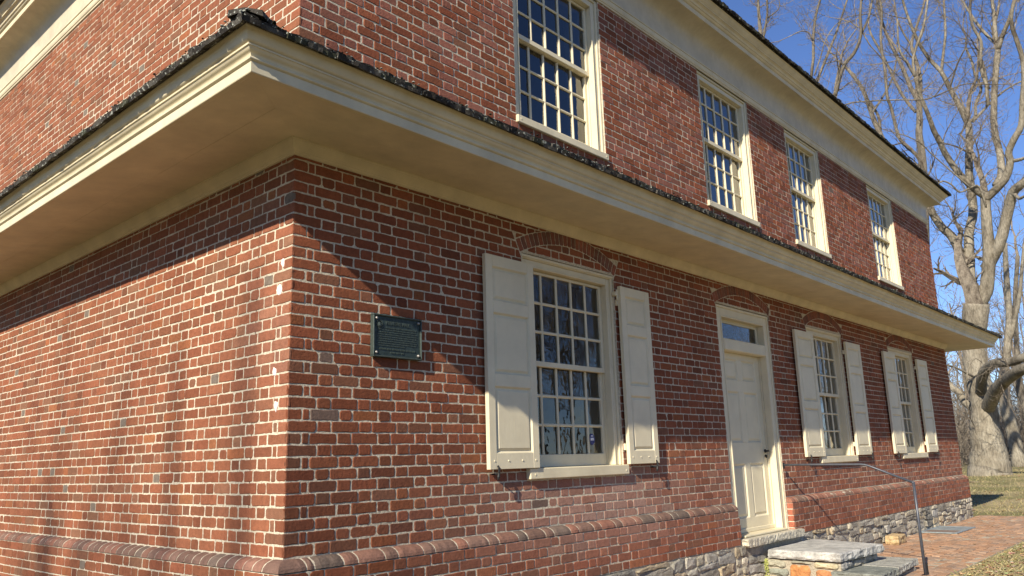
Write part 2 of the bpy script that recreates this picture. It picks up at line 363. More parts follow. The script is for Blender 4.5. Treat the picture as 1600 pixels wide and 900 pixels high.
def lay(frame, s_end, k0, k1, off, holes, arcs, gable, sbeg=0.0):
    r = random.Random(11 if gable else 5)
    J = 0.0084 if gable else 0.0084
    for k in range(k0, k1):
        header_start = (k % 2 != 0) != gable
        t0 = k * C + J / 2 + r.uniform(-.0012, .0012); t1 = (k + 1) * C - J / 2 + r.uniform(-.0012, .0012)
        s = sbeg; seq = []
        if header_start: seq += [0.107, 0.053]
        i = 0
        while s < s_end:
            if seq: w = seq.pop(0)
            else: w = (0.2135 if i % 2 == 0 else 0.1065); i += 1
            w *= r.uniform(0.975, 1.025)
            e = min(s + w, s_end)
            if e - s < 0.02: break
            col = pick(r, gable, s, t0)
            while w > .15 and col[0] < .175 and gable: col = pick(r, gable, s, t0)
            rects = [(s + J / 2 if s > sbeg else s, e - J / 2 if e < s_end else e)]
            for h in holes:
                if h[3] <= t0 + .02 or h[2] >= t1 - .02: continue
                nr = []
                for a, b in rects:
                    if b <= h[0] or a >= h[1]: nr.append((a, b)); continue
                    if a < h[0] - .02: nr.append((a, h[0] - .004))
                    if b > h[1] + .02: nr.append((h[1] + .004, b))
                rects = nr
            for a, b in rects:
                tt0 = t0; tt1 = t1
                poly = [(a, tt0), (b, tt0), (b, tt1), (a, tt1)]
                for (cx, cz, R) in arcs:
                    if abs((a + b) / 2 - cx) > 0.95 or tt1 < 2.2 or tt0 > 2.6: continue
                    mx_, mz = (a + b) / 2, (tt0 + tt1) / 2; dx, dz = mx_ - cx, mz - cz; d = math.hypot(dx, dz)
                    half = HALF[(cx, cz, R)]; an = math.atan2(abs(dx), dz)
                    if an > half - .02 and d > R - .12:
                        if d > R - .05 or abs(dx) > R * math.sin(half):
                            sg = 1 if dx > 0 else -1; nxh, nzh = sg * math.cos(half), -math.sin(half)      # outward side of the radial end joint
                            if d < R + RING + .09: poly = clip(poly, -nxh, -nzh, -(cx * nxh + cz * nzh) - .006)
                            continue
                    if d > R + RING / 2:
                        q = R + RING + .006; poly = clip(poly, -dx / d, -dz / d, -(cx * dx + cz * dz) / d - q)
                    else:
                        q = R - .007
                        for px_ in (a, mx_, b):
                            ex, ez = px_ - cx, max(mz, tt1 - .02) - cz; ed = math.hypot(ex, ez)
                            if poly: poly = clip(poly, ex / ed, ez / ed, (cx * ex + cz * ez) / ed + q)
                if len(poly) < 3 or area(poly) < 4e-4: continue
                m = frame((a + b) / 2, (t0 + t1) / 2, off); q = px(m); dist = (Vector(m) - CAM).length
                vis = q is not None and -60 < q[0] < 1660 and -60 < q[1] < 960
                nrm = Vector(frame(0, 0, 1)) - Vector(frame(0, 0, 0)); fac = abs((Vector(m) - CAM).normalized().dot(nrm))
                sc = area(poly) * fac / dist ** 2 if vis else 0
                if vis and 2.5 < m[2] < 3.25: sc = 0
                BR.append((sc, poly, frame, col, dist, off, gable))
            s = e
WT_OFF = 0.075
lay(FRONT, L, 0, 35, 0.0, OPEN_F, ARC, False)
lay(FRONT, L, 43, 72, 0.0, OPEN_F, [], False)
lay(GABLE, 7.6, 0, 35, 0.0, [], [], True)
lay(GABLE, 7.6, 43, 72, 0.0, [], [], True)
FR2 = lambda s, t, n: (s - 0.0, -n, t)
GA2 = lambda s, t, n: (-n, s, t)
FR2.ccw = True
# water table below the moulded course
lay(FR2, 5.60, -6, -1, WT_OFF, [], [], False, -WT_OFF)
lay(FR2, L + WT_OFF, -6, -1, WT_OFF, [(-.2, 7.00, -1, 1)], [], False, -WT_OFF)
lay(GA2, 7.6, -6, -1, WT_OFF, [], [], True, -WT_OFF)
BR.sort(key=lambda b: -b[0])
rest = {}
corner_done = 0
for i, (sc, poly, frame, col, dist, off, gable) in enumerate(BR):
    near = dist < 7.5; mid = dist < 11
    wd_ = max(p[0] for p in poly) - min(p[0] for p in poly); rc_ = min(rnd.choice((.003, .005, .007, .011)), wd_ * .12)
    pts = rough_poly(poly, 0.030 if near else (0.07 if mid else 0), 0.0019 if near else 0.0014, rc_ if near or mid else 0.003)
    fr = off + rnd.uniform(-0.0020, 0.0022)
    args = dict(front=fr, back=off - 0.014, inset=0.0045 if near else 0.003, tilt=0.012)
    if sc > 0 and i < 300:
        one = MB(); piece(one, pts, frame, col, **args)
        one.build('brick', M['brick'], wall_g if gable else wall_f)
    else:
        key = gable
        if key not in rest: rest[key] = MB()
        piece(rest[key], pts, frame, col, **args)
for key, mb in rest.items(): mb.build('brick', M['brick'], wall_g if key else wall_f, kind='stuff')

# backing of the water table, and its rounded top course
wt = empty('water_table', (0, 0, -0.5), house)
mb = MB(); o = WT_OFF - .004
mb.box(-o, 5.58, -o, 0.0, -6 * C, -C - .002); mb.box(-o, -.0001, .0001, W, -6 * C, -C - .002); mb.box(7.008, L + o, -o, 0.0, -6 * C, -C - .002)
mb.build('mortar_bed', M['mortar'], wt)
def ovolo(mb, s0, s1, frame, col, mit0=False, mit1=False, near=True, shear=0.0):
    prof = [(0.0, -0.003)] + [(WT_OFF * 1.03 * math.sin(a), -C + 0.004 + (C - .009) * math.cos(a)) for a in [math.pi / 2 * k / 5 for k in range(1, 6)]] + [(0, -C + .002)]
    prof[1:1] = []
    ns = max(2, int((s1 - s0) / .03)) if near else 1
    v = []; f = []; n = len(prof)
    for i in range(ns + 1):
        g = i / ns; j0 = rnd.uniform(-.0012, .0012)
        for q, (a, t) in enumerate(prof):
            s = s0 + (s1 - s0) * g
            if mit0 and i == 0: s = -a
            if mit1 and i == ns: s = s1 + a
            e = 0.0035 if (i in (0, ns) and not (mit0 and i == 0)) else 0
            v.append(frame(s, t - (e if t > -C / 2 else 0) + (j0 if 0 < q < n - 1 else 0), max(0, a - e + (j0 if 0 < q < n - 1 else 0))))
    for i in range(ns):
        for q in range(n):
            w = (q + 1) % n; f.append((i * n + q, i * n + w, (i + 1) * n + w, (i + 1) * n + q))
    f += [tuple(range(n)), tuple(ns * n + q for q in range(n))[::-1]]
    if frame in (FRONT, FR2): f = [q[::-1] for q in f]
    mb.add(v, f, col)
def mould_course(frame, a, b, gable, mit0, mit1):
    r = random.Random(31 + gable); s = a; i = 1 if gable else 0; bed = MB(); first = True
    seq = [0.12, 0.055] if not gable else []
    while s < b - .03:
        w = seq.pop(0) if seq else ((0.2135 if i % 2 == 0 else 0.1065) if not gable else 0.1065); i += 1
        e = min(b, s + w * r.uniform(.98, 1.02)); u = r.random()
        col = (0.185, 0.11, 0.082) if u < .4 else (0.23, 0.12, 0.085) if u < .7 else (0.145, 0.105, 0.082) if u < .88 else (0.235, 0.11, 0.075)
        if frame is FRONT and s > 6.9: col = (0.29, 0.135, 0.09) if u < .6 else (0.23, 0.14, 0.10)
        one = MB(); ovolo(one, s + (.0055 if s > a else 0), e - .0055, frame, (lambda k_: tuple(c * k_ for c in col))(r.uniform(.85, 1.15)), first and mit0, mit1 and e > b - .03, s < 8)
        one.build('moulded_brick', M['brick'], wt, smooth=False); s = e; first = False
mould_course(FRONT, 0.0, 5.585, 0, True, False); mould_course(FRONT, 7.003, L, 0, False, True); mould_course(GABLE, 0.0, 7.2, 1, True, False)
mb = MB()
for (a, b, fr, g) in ((0, 5.58, FRONT, 0), (7.008, L, FRONT, 0), (0, 7.2, GABLE, 1)):
    K = [(0.0, -0.006)] + [((WT_OFF - .004) * math.sin(x), -C + .004 + (C - .015) * math.cos(x)) for x in [math.pi / 2 * k / 5 for k in range(1, 6)]] + [(0, -C)]
    v = [fr(a - (q[0] if a == 0 else 0), q[1], q[0]) for q in K] + [fr(b, q[1], q[0]) for q in K]; n = len(K)
    f = [(i, i + 1, n + i + 1, n + i) for i in range(n - 1)]
    if a or b < L: f += [tuple(range(n)), tuple(n + q for q in range(n))[::-1]]
    mb.add(v, f)
mb.build('mortar_bed', M['mortar'], wt)
# return bricks of the water table in the door reveal
for k in range(-6, -1):
    one = MB(); fr = lambda s, t, n: (7.010 - n, -s, t); fr.ccw = True
    piece(one, rough_poly([(-.0, k * C + .005), (WT_OFF, k * C + .005), (WT_OFF, (k + 1) * C - .005), (-.0, (k + 1) * C - .005)], 0.03, .001, .005), fr, (0.36, 0.12, 0.07), front=0.006, back=-.006)
    one.build('brick', M['brick'], wt)
# brick arches
for (a, b, zs, rise), (cx, cz, R) in zip(ARCH, ARC):
    ar = empty('brick_arch', (cx, 0, zs), house)
    half = math.asin((b - a) / 2 / R); n = 25; r = random.Random(int(a * 10))
    for i in range(n):
        a0 = -half + 2 * half * i / n; a1 = -half + 2 * half * (i + 1) / n; g = 0.0042 / R
        P = lambda an, rr: (cx + math.sin(an) * rr, cz + math.cos(an) * rr)
        poly = [P(a0 + g, R), P(a1 - g, R), P(a1 - g, R + RING), P(a0 + g, R + RING)]
        col = (0.26, 0.095, 0.06) if r.random() < .5 else (0.19, 0.085, 0.06)
        one = MB(); piece(one, rough_poly(poly, 0.04 if a < 8 else 0, .0012, .005), FRONT, (lambda k_: tuple(c * k_ for c in col))(r.uniform(.8, 1.15)), front=0.002, inset=.004)
        one.build('brick', M['brick'], ar)

# rubble foundation
found = empty('stone_foundation', (0, 0, -0.8), house)
mb = MB(); mb.box(-.05, L + .05, -.066, .0, -1.1, -6 * C - .004); mb.box(-.05, -.0005, .0005, W, -1.1, -6 * C - .004); mb.box(L + .0005, L + .05, .0005, W, -1.1, -6 * C - .004)
mb.build('mortar_bed', M['mortar_grey'], found)
GREYS = [(0.30, 0.275, 0.225), (0.23, 0.215, 0.18), (0.36, 0.32, 0.245), (0.31, 0.25, 0.165), (0.42, 0.375, 0.28), (0.20, 0.18, 0.145), (0.31, 0.29, 0.25)]
def rubble(frame, s0, s1, t0, t1, off, parent, seed, cols=GREYS, hmin=.045, hmax=.13, name='stone'):
    r = random.Random(seed); s = s0
    while s < s1:
        wcol = r.uniform(.2, .6); e = min(s + wcol, s1); t = t1
        while t > t0 + .02:
            h = r.uniform(hmin, hmax); b = max(t0, t - h)
            parts = [(s, e)] if r.random() < .55 or e - s < .2 else [(s, s + (e - s) * r.uniform(.35, .65))]
            if len(parts) == 1 and parts[0][1] < e: parts.append((parts[0][1], e))
            for a, c in parts:
                sh = r.uniform(-.045, .045); j = r.uniform(.006, .016)
                poly = [(a + j, b + j + r.uniform(-.012, .012)), ((a + c) / 2, b + j * .5 + r.uniform(-.012, .008)), (c - j, b + j + r.uniform(-.012, .012)), (c - j + r.uniform(-.02, .01), t - j + sh * .5), ((a + c) / 2, t - j * .5), (a + j + r.uniform(-.01, .02), t - j - sh * .5)]
                if c - a < .05: continue
                poly = [(x_, min(y_, t1 - .004)) for x_, y_ in poly]
                one = MB(); col = r.choice(cols); k_ = r.uniform(.8, 1.2)
                piece(one, rough_poly(poly, 0.045, .008, .010), frame, tuple(q * k_ * 1.15 for q in col), front=off + r.uniform(-.002, .022), back=off - .05, inset=.007, dome=.005, tilt=.13, edge=.007)
                one.build(name, M['stone'], parent)
            t = b
        s = e
rubble(FRONT, 0.0, 6.10, -0.86, -6 * C - .002, 0.07, found, 4)
rubble(FRONT, 7.15, L + .06, -0.86, -6 * C - .002, 0.07, found, 9)
mb = MB(); r_ = random.Random(2)
# ------------------------------------------------------------------ windows, shutters, door
def muntin_bar(mb, x0, x1, y0, y1, z0, z1, vertical):
    """bar with bevelled front"""
    if vertical:
        c = (x0 + x1) / 2; w = (x1 - x0) / 2
        pr = [(c - w * .35, y0), (c + w * .35, y0), (c + w, y0 + .008), (c + w * .6, y1), (c - w * .6, y1), (c - w, y0 + .008)]
        v = [(a, b, z0) for a, b in pr] + [(a, b, z1) for a, b in pr]
    else:
        c = (z0 + z1) / 2; w = (z1 - z0) / 2
        pr = [(c - w * .35, y0), (c - w, y0 + .008), (c - w * .6, y1), (c + w * .6, y1), (c + w, y0 + .008), (c + w * .35, y0)]
        v = [(x0, b, a) for a, b in pr] + [(x1, b, a) for a, b in pr]
    f = [(i, (i + 1) % 6, 6 + (i + 1) % 6, 6 + i) for i in range(6)] + [tuple(range(6))[::-1], tuple(range(6, 12))]
    mb.add(v, f)
def make_sash(win, x0, x1, z0, z1, y, top, bot, st, rows, cols=5, jig=0):
    """stiles, rails and muntins; each pane of glass by itself"""
    mb = MB(); d = .036
    mb.box(x0, x0 + st, y, y + d, z0, z1, .003); mb.box(x1 - st, x1, y, y + d, z0, z1, .003)
    mb.box(x0 + st + .0002, x1 - st - .0002, y, y + d, z0, z0 + bot, .003); mb.box(x0 + st + .0002, x1 - st - .0002, y, y + d, z1 - top, z1, .003)
    gx0, gx1, gz0, gz1 = x0 + st, x1 - st, z0 + bot, z1 - top; w = .026
    sash = mb.build('sash', M['paint'], win)
    mu = MB()
    for i in range(1, cols):
        x = gx0 + (gx1 - gx0) * i / cols; muntin_bar(mu, x - w / 2, x + w / 2, y + .002, y + .034, gz0 + .0005, gz1 - .0005, True)
    for j in range(1, rows):
        z = gz0 + (gz1 - gz0) * j / rows
        for i in range(cols):
            a = gx0 + (gx1 - gx0) * i / cols + (w * .45 if i else .0005); b = gx0 + (gx1 - gx0) * (i + 1) / cols - (w * .45 if i < cols - 1 else .0005)
            muntin_bar(mu, a, b, y + .004, y + .033, z - w / 2, z + w / 2, False)
    mu.build('muntin', M['paint'], win)
    for i in range(cols):
        for j in range(rows):
            a = gx0 + (gx1 - gx0) * i / cols; b = gx0 + (gx1 - gx0) * (i + 1) / cols; c = gz0 + (gz1 - gz0) * j / rows; e = gz0 + (gz1 - gz0) * (j + 1) / rows
            t = rnd.uniform(-.0022, .0022); t2 = rnd.uniform(-.002, .002); yy = y + .021
            p = MB(); p.add([(a + .003, yy - t - t2, c + .003), (b - .003, yy + t - t2, c + .003), (b - .003, yy + t + t2, e - .003), (a + .003, yy - t + t2, e - .003)], [(0, 1, 2, 3)])
            p.build('pane', M['glass'], win)
def make_window(x0, x1, upper):
    zsill0, zsill1, ztop = (3.42, 3.49, 5.2) if upper else (0.375, 0.462, 2.238)
    win = empty('window', ((x0 + x1) / 2, 0, zsill0), house)
    if upper: win['label'] = 'upper sash window without shutters, many small panes'
    f = MB(); sx = .022
    # outer back band, flat face, inner bead, jamb lining
    for (a, b, y0, y1) in ((0.001, .030, .016, .09), (.0302, .080, .034, .09), (.0802, .096, .026, .10)):
        f.box(x0 + a, x0 + b, y0, y1, zsill1, ztop - .0005 - a, .004); f.box(x1 - b, x1 - a, y0, y1, zsill1, ztop - .0005 - a, .004)
        if not upper: f.box(x0 + b + .0003, x1 - b - .0003, y0, y1, ztop - b, ztop - a, .004)
        else: f.box(x0 + b + .0003, x1 - b - .0003, y0, y1, ztop - b + .0, ztop - a, .004)
    f.box(x0 + .074, x0 + .098, .1005, .20, zsill1, ztop - .05); f.box(x1 - .098, x1 - .074, .1005, .20, zsill1, ztop - .05)
    f.box(x0 + .0983, x1 - .0983, .1005, .20, ztop - .11, ztop - .074)
    if not upper:
        f.box(x0 + .002, x1 - .002, .004, .0155, ztop - .022, ztop + .002, .003)
    f.build('frame', M['paint'], win)
    s = MB(); s.box(x0 - (.03 if not upper else .012), x1 + (.02 if not upper else .012), -.045 if not upper else -.028, .12, zsill0, zsill1 - .0005, .006)
    for xx in (x0 + .03, x1 - .03): yy = -.045 if not upper else -.028; s.tube([(xx, yy - .003, zsill0 + .035, .008), (xx, yy + .006, zsill0 + .035, .010)], 8)
    s.build('sill', M['paint_h'], win)
    gx0, gx1 = x0 + .0985, x1 - .0985
    if upper:
        make_sash(win, gx0, gx1, 4.335, 5.10, .085, .022, .048, .038, 3); make_sash(win, gx0, gx1, zsill1 + .001, 4.382, .1215, .045, .105, .038, 3)
    else:
        make_sash(win, gx0, gx1, 1.305, 2.136, .085, .024, .045, .038, 3); make_sash(win, gx0, gx1, zsill1 + .001, 1.349, .1215, .042, .105, .038, 3)
    # splayed plaster reveal and the inner lining behind the sashes
    rv = MB(); a, b = x0 + .09, x1 - .09; z0, z1 = zsill1 - .02, ztop - .06
    for (p, q) in ((a, a - .10), (b, b + .10)):
        v = [(p, .201, z0), (q, .46, z0), (q, .46, z1), (p, .201, z1)]; rv.add(v, [(0, 1, 2, 3)])
    rv.add([(a, .201, z1), (b, .201, z1), (b + .1, .46, z1 + .03), (a - .1, .46, z1 + .03)], [(0, 1, 2, 3)])
    rv.add([(a, .201, z0), (b, .201, z0), (b + .1, .46, z0), (a - .1, .46, z0)], [(0, 3, 2, 1)])
    rv.build('inner_reveal', M['inner_plaster'], win)
    return win
wins = [make_window(a, b, False) for a, b in WIN_L] + [make_window(a, b, True) for a, b in WIN_U]
# oval alarm sticker on the lowest right pane of the first window
st = MB(); cx, cz, yy = 3.27, .695, .140
def disc(mb, cx, cz, rx, rz, y0, y1, n=20, mi=0):
    v = [(cx + math.cos(2 * math.pi * i / n) * rx, y, cz + math.sin(2 * math.pi * i / n) * rz) for y in (y1, y0) for i in range(n)]
    mb.add(v, [(i, (i + 1) % n, n + (i + 1) % n, n + i) for i in range(n)] + [tuple(range(n, 2 * n)), tuple(range(n))[::-1]], None, mi)
disc(st, cx, cz, .040, .050, yy - .003, yy, 20, 0)
st.box(cx - .024, cx + .024, yy - .0045, yy - .003, cz - .011, cz + .013, 0, None, 1); st.box(cx - .017, cx + .017, yy - .0045, yy - .003, cz + .026, cz + .034, 0, None, 1)
st.build('sticker', [M['blue_print'], M['white_print']], wins[0])
# first window: brass-less iron shutter hinge block at top right
hb = MB(); hb.box(3.530, 3.575, -.030, .0155, 2.045, 2.085, .006); hb.tube([(3.562, -.028, 2.00, .011), (3.562, -.028, 2.105, .011)], 8)
hb.build('hinge', M['paint'], wins[0])

def make_shutter(x0, x1, hinge_left):
    z0, z1 = .463, 2.138; y0, y1 = -.062, -.024
    sh = empty('shutter', ((x0 + x1) / 2, -.043, z0), house)
    st = .078; rails = [(z0, .585), (1.09, 1.19), (1.67, 1.77), (2.045, z1)]
    f = MB(); f.box(x0, x0 + st, y0, y1, z0, z1, .003); f.box(x1 - st, x1, y0, y1, z0, z1, .003)
    for a, b in rails: f.box(x0 + st + .0003, x1 - st - .0003, y0 + .0006, y1, a, b, .003)
    r_ = random.Random(int(x0 * 100))
    for q in range(4):                                   # painted rivet heads along the foot
        xx = x0 + .05 + (x1 - x0 - .1) * q / 3; f.tube([(xx, y0 - .004, z0 + .062, .006), (xx, y0 + .002, z0 + .062, .008)], 8)
    f.build('frame', M['paint'], sh)
    for (a, b) in ((.585, 1.09), (1.19, 1.67), (1.77, 2.045)):
        p = MB(); a0, a1, b0, b1 = x0 + st, x1 - st, a, b; i = .030
        # moulding slope down, flat margin, raised field
        R = [(0, y0 + .003), (.010, y0 + .016), (.016, y0 + .018), (.036, y0 + .006)]
        v = []
        for ins, y in R: v += [(a0 + ins, y, b0 + ins), (a1 - ins, y, b0 + ins), (a1 - ins, y, b1 - ins), (a0 + ins, y, b1 - ins)]
        F = [(k * 4 + q, k * 4 + (q + 1) % 4, (k + 1) * 4 + (q + 1) % 4, (k + 1) * 4 + q) for k in range(len(R) - 1) for q in range(4)] + [(12, 13, 14, 15)]
        v += [(a0, y1 - .004, b0), (a1, y1 - .004, b0), (a1, y1 - .004, b1), (a0, y1 - .004, b1)]; F.append((19, 18, 17, 16))
        p.add(v, F); p.build('panel', M['paint'], sh)
    # iron holdback below the free corner
    h = MB(); xx = x0 + .075 if not hinge_left else x1 - .075
    h.tube([(xx, -.004, z0 - .035, .006), (xx, -.074, z0 - .035, .006)], 8)
    h.tube([(xx, -.072, z0 + .030, .006), (xx + .006, -.078, z0 + .005, .011), (xx + .004, -.077, z0 - .03, .008), (xx, -.076, z0 - .055, .013), (xx - .006, -.075, z0 - .075, .006)], 7)
    h.build('shutter_holdback', M['iron'], sh)
    g = MB(); xx = x1 if not hinge_left else x0
    for zz in (.62, 1.98): g.box(xx - .012, xx + .012, -.024, -.001, zz - .03, zz + .03, .003)
    g.build('hinge', M['paint'], sh)
    return sh
SH = [(1.705, 2.285, 0), (3.572, 4.075, 1), (7.65, 8.27, 0), (9.52, 10.13, 1), (11.24, 11.83, 0), (13.10, 13.72, 1)]
for a, b, h in SH: make_shutter(a, b, h)

# door
dr = empty('door', (6.3, .12, -.36), house)
X0, X1, DY, DZ0, DZ1 = 5.765, 6.840, .12, -.352, 1.712
f = MB(); st = .115
cols = [(X0 + st, 6.24), (6.37, X1 - st + .005)]; rows = [(-.195, .41), (.66, 1.25), (1.39, 1.635)]
f.box(X0, X0 + st, DY, DY + .04, DZ0, DZ1, .003); f.box(X1 - st + .005, X1, DY, DY + .04, DZ0, DZ1, .003)
for a, b in ((DZ0, -.195), (.41, .66), (1.25, 1.39), (1.635, DZ1)): f.box(X0 + st + .0003, X1 - st + .0047, DY + .0006, DY + .04, a, b, .003)
for a, b in rows: f.box(6.24, 6.37, DY + .0003, DY + .04, a + .0003, b - .0003, .003)
f.box(X0, X1, DY - .018, DY - .0003, DZ0, DZ0 + .045, .005)
f.build('frame', M['paint'], dr)
for cx0, cx1 in cols:
    for b0, b1 in rows:
        p = MB(); R = [(0, DY + .003), (.012, DY + .016), (.020, DY + .018), (.045, DY + .006)]; v = []
        for ins, y in R: v += [(cx0 + ins, y, b0 + ins), (cx1 - ins, y, b0 + ins), (cx1 - ins, y, b1 - ins), (cx0 + ins, y, b1 - ins)]
        p.add(v, [(k * 4 + q, k * 4 + (q + 1) % 4, (k + 1) * 4 + (q + 1) % 4, (k + 1) * 4 + q) for k in range(3) for q in range(4)] + [(12, 13, 14, 15)])
        p.build('panel', M['paint'], dr)
k = MB(); k.tube([(6.79, .117, .555, .022), (6.79, .108, .555, .022)], 10); k.tube([(6.79, .11, .555, .008), (6.79, .075, .555, .009), (6.785, .068, .553, .012), (6.74, .066, .548, .009), (6.70, .068, .543, .007)], 8)
k.tube([(6.79, .118, .50, .012), (6.79, .106, .50, .014), (6.79, .103, .47, .008)], 8)
k.build('handle', M['iron'], dr)
df = empty('door_frame', (6.3, 0, -.37), house)
f = MB(); x0, x1, zt = DOOR[0], DOOR[1], 2.238
for (a, b, y0, y1) in ((0.001, .030, .010, .09), (.0302, .118, .022, .09), (.1182, .138, .014, .10)):
    f.box(x0 + a, x0 + b, y0, y1, -.372, zt - a, .004); f.box(x1 - b, x1 - a, y0, y1, -.372, zt - a, .004); f.box(x0 + b + .0003, x1 - b - .0003, y0, y1, zt - b, zt - a, .004)
f.box(x0 + .13, x0 + .152, .1005, .20, -.372, zt - .1); f.box(x1 - .152, x1 - .13, .1005, .20, -.372, zt - .1); f.box(x0 + .1523, x1 - .1523, .1005, .20, zt - .155, zt - .12)
f.box(x0 + .1523, x1 - .1523, .008, .17, 1.714, 1.852, .010)          # transom bar
f.build('frame', M['paint'], df)
tr = MB(); a, b = x0 + .1525, x1 - .1525
tr.box(a, a + .035, .10, .13, 1.8525, 2.082, .003); tr.box(b - .035, b, .10, .13, 1.8525, 2.082, .003); tr.box(a + .0353, b - .0353, .10, .13, 1.8525, 1.876, .003); tr.box(a + .0353, b - .0353, .10, .13, 2.060, 2.082, .003)
tr.build('sash', M['paint'], df)
p = MB(); p.add([(a + .03, .115, 1.87), (b - .03, .115, 1.87), (b - .03, .115, 2.065), (a + .03, .115, 2.065)], [(0, 1, 2, 3)]); p.build('pane', M['glass'], df)
t = MB(); t.box(x0 + .139, x1 - .139, -.05, .16, -.3745, -.353, .005); t.build('threshold', M['paint_h'], df)

# interior
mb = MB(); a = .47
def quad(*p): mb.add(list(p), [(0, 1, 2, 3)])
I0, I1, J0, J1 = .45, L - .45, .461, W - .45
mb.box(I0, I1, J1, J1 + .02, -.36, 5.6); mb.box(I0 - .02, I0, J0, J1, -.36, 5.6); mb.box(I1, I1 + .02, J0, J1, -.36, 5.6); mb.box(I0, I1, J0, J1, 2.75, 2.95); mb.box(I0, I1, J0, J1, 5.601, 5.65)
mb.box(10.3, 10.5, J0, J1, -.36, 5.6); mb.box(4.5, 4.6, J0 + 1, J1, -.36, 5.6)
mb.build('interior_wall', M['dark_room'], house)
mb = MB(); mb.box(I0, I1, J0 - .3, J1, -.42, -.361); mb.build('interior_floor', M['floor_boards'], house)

# ------------------------------------------------------------------ cornices
def sweep(name, prof, mat, parent, smooth=False, wob=0.0, cuts=None, y_end=W):
    """profile (out, z) run round the front and both gables with mitred corners"""
    r = random.Random(len(name)); v = []; f = []
    path = []
    ys = list(np.arange(W, 0.4, -0.6)); xs = list(np.arange(0.6, L - .3, 0.6))
    for y in ys: path.append(('g', y))
    path.append(('c0', 0))
    for x in xs: path.append(('f', x))
    path.append(('c1', 0))
    for y in ys[::-1]: path.append(('r', y))
    n = len(prof)
    for k, s in path:
        w = r.uniform(-wob, wob)
        for i, (o_, z) in enumerate(prof):
            z = z + (w if 0 < i < n - 1 else 0); o2 = o_ + (w * .6 if 0 < i < n - 1 else 0)
            if k == 'g': q = (-o2, s, z)
            elif k == 'c0': q = (-o2, -o2, z)
            elif k == 'f': q = (s, -o2, z)
            elif k == 'c1': q = (L + o2, -o2, z)
            else: q = (L + o2, s, z)
            v.append(q)
    for i in range(len(path) - 1):
        for j in range(n - 1): f.append((i * n + j, i * n + j + 1, (i + 1) * n + j + 1, (i + 1) * n + j))
    mb = MB(); mb.add(v, [q[::-1] for q in f]); return mb.build(name, mat, parent, smooth)
def curve(pts, k=4):
    """Catmull-Rom through profile points"""
    out = []
    P = [pts[0]] + pts + [pts[-1]]
    for i in range(1, len(P) - 2):
        for j in range(k):
            t = j / k; a, b, c, d = P[i - 1], P[i], P[i + 1], P[i + 2]
            out.append(tuple(.5 * ((2 * b[q]) + (c[q] - a[q]) * t + (2 * a[q] - 5 * b[q] + 4 * c[q] - d[q]) * t * t + (3 * b[q] - a[q] - 3 * c[q] + d[q]) * t ** 3) for q in (0, 1)))
    out.append(pts[-1]); return out
pent = empty('pent_eave', (0, 0, 2.5), house)
sweep('bed_moulding', [(0.0, 2.505), (.014, 2.507), (.016, 2.520), (.022, 2.524)] + curve([(.024, 2.53), (.036, 2.545), (.050, 2.575), (.056, 2.592)], 3) + [(.062, 2.593), (.062, 2.61)], M['paint_h'], pent, wob=.0012)
sweep('soffit', [(0.03, 2.606), (.388, 2.5742), (.3885, 2.5756), (.3905, 2.5756), (.391, 2.574), (.757, 2.541)], M['paint_h'], pent, wob=.002)
sweep('fascia', [(.70, 2.56), (.735, 2.537), (.757, 2.536), (.760, 2.540), (.762, 2.596), (.75, 2.598)], M['paint_h'], pent, wob=.0008)
sweep('crown_moulding', [(.755, 2.5965)] + curve([(.764, 2.5975), (.776, 2.603), (.777, 2.612), (.768, 2.620)], 3) + curve([(.769, 2.622), (.775, 2.634), (.790, 2.645), (.800, 2.658)], 3) + [(.806, 2.659), (.807, 2.668), (.800, 2.670)] + curve([(.803, 2.671), (.818, 2.680), (.827, 2.698), (.838, 2.722), (.848, 2.736)], 3) + [(.849, 2.742), (.70, 2.747)], M['paint_h'], pent, wob=.0012)
corn = empty('cornice', (0, 0, 5.2), house)
sweep('bed_moulding', [(0.0, 5.195), (.012, 5.197), (.014, 5.212), (.022, 5.215), (.030, 5.232), (.034, 5.250), (.030, 5.256), (.030, 5.268), (.040, 5.272), (.042, 5.284), (.02, 5.288)], M['paint_h'], corn, wob=.001)
sweep('plaster_cove', curve([(.020, 5.287), (.022, 5.36), (.024, 5.44), (.034, 5.51), (.062, 5.572), (.12, 5.612), (.20, 5.632), (.262, 5.640)], 3), M['plaster'], corn, True, wob=.006)
sweep('fascia', [(.24, 5.66), (.258, 5.636), (.268, 5.636), (.272, 5.690), (.265, 5.692)], M['paint_h'], corn, wob=.001)
sweep('crown_moulding', [(.266, 5.691)] + curve([(.274, 5.692), (.290, 5.700), (.300, 5.714)], 3) + curve([(.312, 5.718), (.322, 5.738), (.345, 5.752)], 3) + [(.352, 5.753), (.354, 5.766)] + curve([(.358, 5.768), (.378, 5.786), (.392, 5.806), (.410, 5.826)], 3) + [(.40, 5.828), (.2, 5.83)], M['paint_h'], corn, wob=.001)
# roof boards under the shingles
def deck(name, o0, z0, o1, z1, th, parent, y1=W):
    mb = MB(); v = [(-o0, y1, z0), (-o0, -o0, z0), (L + o0, -o0, z0), (L + o0, y1, z0), (-o1, y1, z1), (-o1, -o1, z1), (L + o1, -o1, z1), (L + o1, y1, z1)]
    v += [(a, b, c - th) for a, b, c in v]
    f = [(0, 1, 5, 4), (1, 2, 6, 5), (2, 3, 7, 6), (8, 12, 13, 9), (9, 13, 14, 10), (10, 14, 15, 11), (0, 8, 9, 1), (1, 9, 10, 2), (2, 10, 11, 3)]
    mb.add(v, f, (.06, .055, .045)); mb.build(name, M['shingle'], parent)
deck('roof_board', .84, 2.757, 0.0, 3.165, .012, pent)
deck('roof_board', .42, 5.840, 0.0, 6.08, .012, corn)

